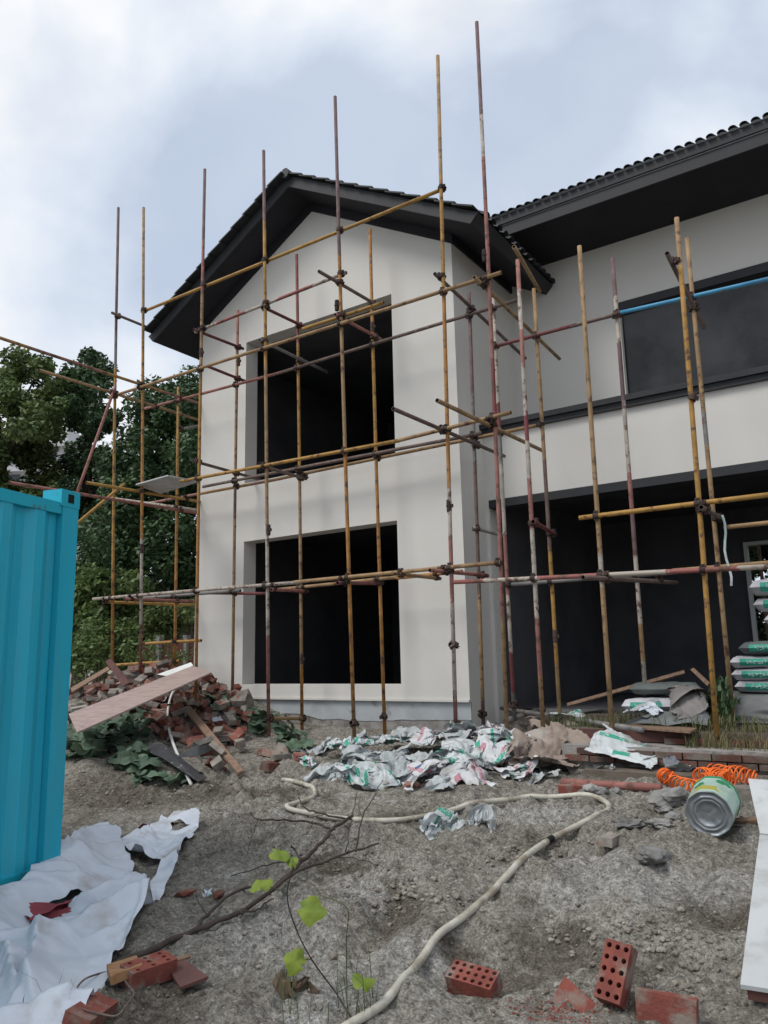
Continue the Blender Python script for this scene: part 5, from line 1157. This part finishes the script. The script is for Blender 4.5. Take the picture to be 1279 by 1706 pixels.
pts = [(x, y, TZ) for x, y in zip(rng.uniform(1.5, 3.3, 1500), rng.uniform(-1.28, .3, 1500)) if vnoise(np.array(x*2.5), np.array(y*2.5)) > -.05]
blades('terrace_weeds', pts, .16, M_grassg, 'green weeds sprouting on the terrace', 'weeds')
pts = [(x, y, .64+.115*(y > -1.3)) for x, y in zip(rng.uniform(3.0, 5.5, 1700), rng.uniform(-1.62, -1.0, 1700))]
blades('dry_grass', pts, .17, M_grass, 'dry straw-coloured grass hanging along the terrace edge', 'grass', lean=1.1)
pts = [tuple(G(u, v)) for u, v in zip(rng.uniform(470, 640, 46), rng.uniform(1640, 1712, 46))]+[tuple(G(u, v)) for u, v in zip(rng.uniform(10, 130, 9), rng.uniform(1690, 1740, 9))]
blades('sparse_grass', pts, .22, M_grassg, 'sparse thin grass stems at the lower edge of the plot', 'grass', wd=.0022, lean=.9)
bush = []
for i in range(420):
    P = ony(1198+rng.normal(0, 11), 1178+rng.normal(0, 18), -.55+rng.normal(0, .12)); bush.append((P[0], P[1], max(P[2]-.04, TZ)))
blades('leafy_weed', bush, .10, M_leafB, 'dark leafy weed growing beside the yellow pole', 'weed', wd=.014, lean=1.2)
# pebbles and clods
V = []; F = []
base = [lump(1, 950+i, (1, .85, .65), 1) for i in range(5)]
for i in range(3000):
    if i % 3: u, v = rng.uniform(-20, 1300), 1706-abs(rng.normal(0, 190))
    else: u, v = rng.uniform(380, 1279), rng.uniform(1260, 1420)
    if v < 1255: continue
    d = ray(u, v); t_ = (0.2-CAM[2])/d[2]; p = CAM+d*t_
    x, y = p[0]+rng.normal(0, .05), p[1]+rng.normal(0, .05)
    if y > -.3 or y < -8.2 or abs(x) > 7: continue
    s = .003+abs(rng.normal(0, .004)); s = min(s, .016); bv, bf = base[i % 5]; a_ = rng.uniform(0, 6.28); c_, s_ = math.cos(a_), math.sin(a_); b_ = len(V); V.append((x, y, s, c_, s_, i % 5))
xy = np.array([(q[0], q[1]) for q in V]); zz = hground(xy[:, 0], xy[:, 1]); VV = []; FF = []
for (x, y, s, c_, s_, k_), z in zip(V, zz):
    bv, bf = base[k_]; b_ = len(VV)
    VV += [(x+s*(q[0]*c_-q[1]*s_), y+s*(q[0]*s_+q[1]*c_), z+s*(q[2]+.25)) for q in bv]; FF += [tuple(i+b_ for i in f) for f in bf]
M_peb = mat('pebbles', (.24,.225,.20), (.14,.125,.105), 5, .95, island=True, vary=.5, spec=.1)
link('gravel', mesh('gravel', VV, FF, M_peb), None, None, None, 'small pebbles and clods scattered over the mud', 'gravel', None, 'stuff')

def crumbs(name, pts, lo_, hi_, m, label, cat):
    VV = []; FF = []
    for i, p in enumerate(pts):
        s = lo_+(hi_-lo_)*rng.random()**2.5; bv, bf = base[i % 5]; a_ = rng.uniform(0, 6.28); c_, s_ = math.cos(a_), math.sin(a_); b_ = len(VV)
        VV += [(p[0]+s*(q[0]*c_-q[1]*s_), p[1]+s*(q[0]*s_+q[1]*c_), p[2]+s*(q[2]*.8+.1)) for q in bv]; FF += [tuple(k_+b_ for k_ in f) for f in bf]
    link(name, mesh(name, VV, FF, m), None, None, None, label, cat, None, 'stuff')
pts = []
for u0, v0, su, sv, n in ((1080,1560,80,22,260),(680,1490,60,20,200),(560,1450,80,25,90),(880,1425,40,14,150),(230,1318,110,18,300),(470,1570,110,50,90),(900,1600,120,50,90),(1150,1620,80,40,80),(640,1330,250,30,160)):
    for _ in range(n):
        u, v = rng.normal(u0, su), rng.normal(v0, sv)
        if 1285 < v < 1760 and 100 < u < 1330: pts.append(G(u, v))
M_clod = mat('soil_clods', (.27,.245,.21), (.17,.15,.125), 9, .97, .7, 60, spec=.06, island=True, vary=.3)
crumbs('soil_clods', pts, .005, .026, M_clod, 'crumbly clods of sandy mud', 'soil')
pts = [G(rng.normal(925, 45), rng.normal(1685, 14)) for _ in range(900)]
crumbs('brick_dust', pts, .002, .009, M_brickfresh, 'crushed red brick crumbs on the mud before the tipped brick', 'rubble')

# ================================================================== TREES AND BACKGROUND
def crown(clumps, per, size, seed, drop=.0, aspect=1.7):
    r = np.random.default_rng(seed); A = []
    for c_, rad in clumps:
        n = int(per*rad*rad/.36); d = r.normal(0, 1, (n, 3)); d /= np.linalg.norm(d, axis=1)[:, None]; q = rad*(.35+.65*r.random(n)**.5)
        P = np.array(c_)+d*q[:, None]*np.array([1, 1, .85]); P[:, 2] -= drop*np.abs(r.normal(0, 1, n)); A.append((P, d))
    P = np.concatenate([a[0] for a in A]); D = np.concatenate([a[1] for a in A]); n = len(P)
    nn = D*.5+np.array([0, 0, .7])+r.normal(0, .55, (n, 3)); nn /= np.linalg.norm(nn, axis=1)[:, None]
    t_ = np.cross(nn, r.normal(0, 1, (n, 3))); t_ /= np.linalg.norm(t_, axis=1)[:, None]; s_ = np.cross(nn, t_); L_ = size*r.uniform(.6, 1.3, n)[:, None]; W_ = L_/aspect
    V = np.stack([P-t_*L_*.5, P+s_*W_*.5-nn*L_*.08, P+t_*L_*.5-nn*L_*.05, P-s_*W_*.5-nn*L_*.08], 1).reshape(-1, 3)
    F = np.arange(n*4).reshape(-1, 4); me = bpy.data.meshes.new('crown'); me.vertices.add(len(V)); me.vertices.foreach_set('co', V.ravel()); me.loops.add(F.size); me.loops.foreach_set('vertex_index', F.ravel().astype(np.int32)); me.polygons.add(n); me.polygons.foreach_set('loop_start', np.arange(0, F.size, 4, dtype=np.int32)); me.update(calc_edges=True); me.validate(); return me
def tree(name, poly, depth, n, rad, per, size, m, seed, label, gaps=(), drop=0, cat='tree', group=None, trunk=True, jit=1.3):
    us = [p[0] for p in poly]; vs = [p[1] for p in poly]; cl = []; rr = random.Random(seed)
    while len(cl) < n:
        u, v = rr.uniform(min(us), max(us)), rr.uniform(min(vs), max(vs))
        if not inpoly(np.array([u]), np.array([v]), poly)[0]: continue
        if any((u-g[0])**2+(v-g[1])**2 < g[2]**2 for g in gaps): continue
        R__ = rr.uniform(*rad); cl.append((at(u, v, depth+rr.gauss(0, jit)), R__))
    c0 = np.mean([c[0] for c in cl], 0); base_ = np.array([c0[0], c0[1], .45])
    t_ = thing(name, base_, label, cat, group)
    me = crown(cl, per, size, seed, drop); me.transform(Matrix.Translation(-Vector(base_))); me.materials.append(m)
    link('crown' if trunk else 'foliage', me, t_)
    b = MB(); top = c0-base_
    if trunk:
        b.tube(spline([np.zeros(3)-[0, 0, .3], np.array([.1, .1, top[2]*.4]), np.array([-.05, 0, top[2]*.8]), top+[0, 0, .8]], 5), [.22-.17*i/15 for i in range(16)], 9)
        for c_, R__ in cl[::3]:
            e0 = np.array(c_)-base_; s0 = np.array([0, .05, max(.8, min(e0[2]-1.0, top[2]))]); b.tube([s0, (s0+e0)/2+[0, 0, .25], e0], [.07, .045, .015], 5)
        b.build('trunk', M_bark, t_, True)
    else:
        for c_, R__ in cl[::4]:
            e0 = np.array(c_)-base_; b.tube([np.array([e0[0]*.6, e0[1]*.6, 0]), e0], [.02, .006], 4)
        b.build('stem', M_bark, t_)
gp = ((118,692,11),(128,720,6),(184,728,10),(2,690,7))
tree('broadleaf_tree', [(-110,660),(-20,610),(25,592),(62,590),(86,618),(98,640),(104,720),(98,800),(110,900),(-110,900)], 24, 150, (.24,.52), 520, .17, M_leafA, 11, 'tall olive-green tree at the edge behind the teal container', gp)
tree('broadleaf_tree', [(95,625),(118,606),(145,590),(170,584),(190,598),(196,640),(200,700),(178,745),(196,800),(200,870),(110,880),(104,760),(125,730),(108,660)], 25, 80, (.22,.50), 560, .17, M_leafB, 12, 'dark round-topped tree between olive tree and scaffolding', gp)
tree('creeper_tree', [(196,690),(215,665),(250,640),(300,628),(335,598),(420,570),(430,1000),(300,1000),(200,940),(190,800)], 22, 120, (.42,.72), 620, .15, M_leafB, 13, 'dense dark creeper-draped tree behind the left scaffold bay', ((262,900,18),), .12)
tree('creeper_tree', [(130,880),(200,850),(225,930),(210,990),(125,990)], 20.5, 30, (.35,.55), 620, .14, M_leafB, 14, 'dark creeper mass above the bright shrub', (), .1)
tree('broadleaf_shrub', [(120,975),(150,958),(200,955),(228,968),(230,1010),(200,1040),(125,1040)], 18, 30, (.25,.40), 560, .17, M_leafC, 15, 'bright green broadleaf shrub beyond the rubble heap', (), 0, 'shrub', None, False, .5)
tree('wild_bush', [(115,1040),(190,1045),(235,1035),(250,1100),(200,1120),(110,1130)], 16.5, 34, (.22,.36), 520, .10, M_leafC, 16, 'low olive bush behind the rubble heap', (), 0, 'bush', None, False, .5)
tree('wild_bush', [(235,1030),(335,1010),(335,1040),(245,1052)], 17.5, 24, (.25,.38), 560, .10, M_leafA, 17, 'ivy bush above the red garden wall', (), 0, 'bush', None, False, .4)
tree('wild_bush', [(235,1060),(280,1060),(332,1075),(332,1110),(235,1110)], 15.3, 13, (.15,.26), 330, .07, M_leafC, 18, 'thin weedy bush before the red garden wall', (), 0, 'bush', None, False, .3)
def woods():
    r = np.random.default_rng(5); cl = []
    for i in range(150):
        u = r.uniform(-150, 420); cl.append((at(u, r.uniform(985, 1095), r.uniform(29, 34)), r.uniform(.7, 1.1)))
    me = crown(cl, 130, .30, 51); me.materials.append(M_leafB)
    link('undergrowth', me, None, None, None, 'dark far undergrowth closing the view below the trees', 'undergrowth', None, 'stuff')
woods()
# garden behind the wing seen through the rear window
def garden_tree():
    cl = [((2.2+.55*i+random.uniform(-.3, .3), 8.0+random.uniform(-.6, .6), z+random.uniform(-.3, .3)), random.uniform(.4, .6)) for i in range(11) for z in (.6, 1.2, 1.8, 2.3, 2.8, 3.4, 4.0) for _ in (0, 1)]
    t_ = thing('garden_hedge', (4.5, 8, .45), 'shaded green hedge seen through the rear window', 'hedge')
    me = crown(cl, 420, .16, 31); me.transform(Matrix.Translation((-4.5, -8, -.45))); me.materials.append(M_leafB); link('foliage', me, t_)
    b = MB()
    for c_, r in cl[::6]: b.tube([(c_[0]-4.5, c_[1]-8, -.2), (c_[0]-4.5, c_[1]-8, c_[2]-.45)], [.04, .015], 5)
    b.build('stem', M_bark, t_)
garden_tree()
# red garden wall with posts
gw = thing('garden_wall', at(290, 1085, 16.6), 'low red garden wall with grey posts behind the scaffolding', 'wall'); W0 = np.array(gw.location)
a, c = at(232, 1070, 16.6), at(345, 1062, 16.6); dn = c-a; dn[2] = 0; dn /= np.linalg.norm(dn); bk2 = np.array([-dn[1], dn[0], 0])*.15
q = [a, c, c*np.array([1,1,0])+[0,0,.3], a*np.array([1,1,0])+[0,0,.3]]
MB().slab([p-W0 for p in q], .14).build('wall_panel', mat('red_wall', (.16,.06,.05), (.11,.045,.04), 5, .9, .3, 30), gw)
for u in (266, 311):
    p = at(u, 1062, 16.5)-W0; MB().box(p[0]-.06, p[0]+.06, p[1]-.06, p[1]+.06, -1.2, p[2]+.05).build('post', M_stone, gw)
# far apartment block glimpsed through the trees
fc = at(-10, 760, 95); ab = thing('apartment_block', (fc[0], fc[1], .45), 'far pale apartment block glimpsed through the trees', 'building', rot=(0, 0, .6))
MB().box(-9, 9, 0, 10, 0, 30).build('wall', M_far, ab)
for fl in range(9):
    MB().box(-9.4, 9.4, -1.0, 0, 2.6+fl*3.1, 3.1+fl*3.1).build('balcony', M_far, ab)
    for x in (-6.5, -2.2, 2.2, 6.5): MB().box(x-1.2, x+1.2, -.06, -.01, .7+fl*3.1, 2.4+fl*3.1).build('window', M_farglass, ab)
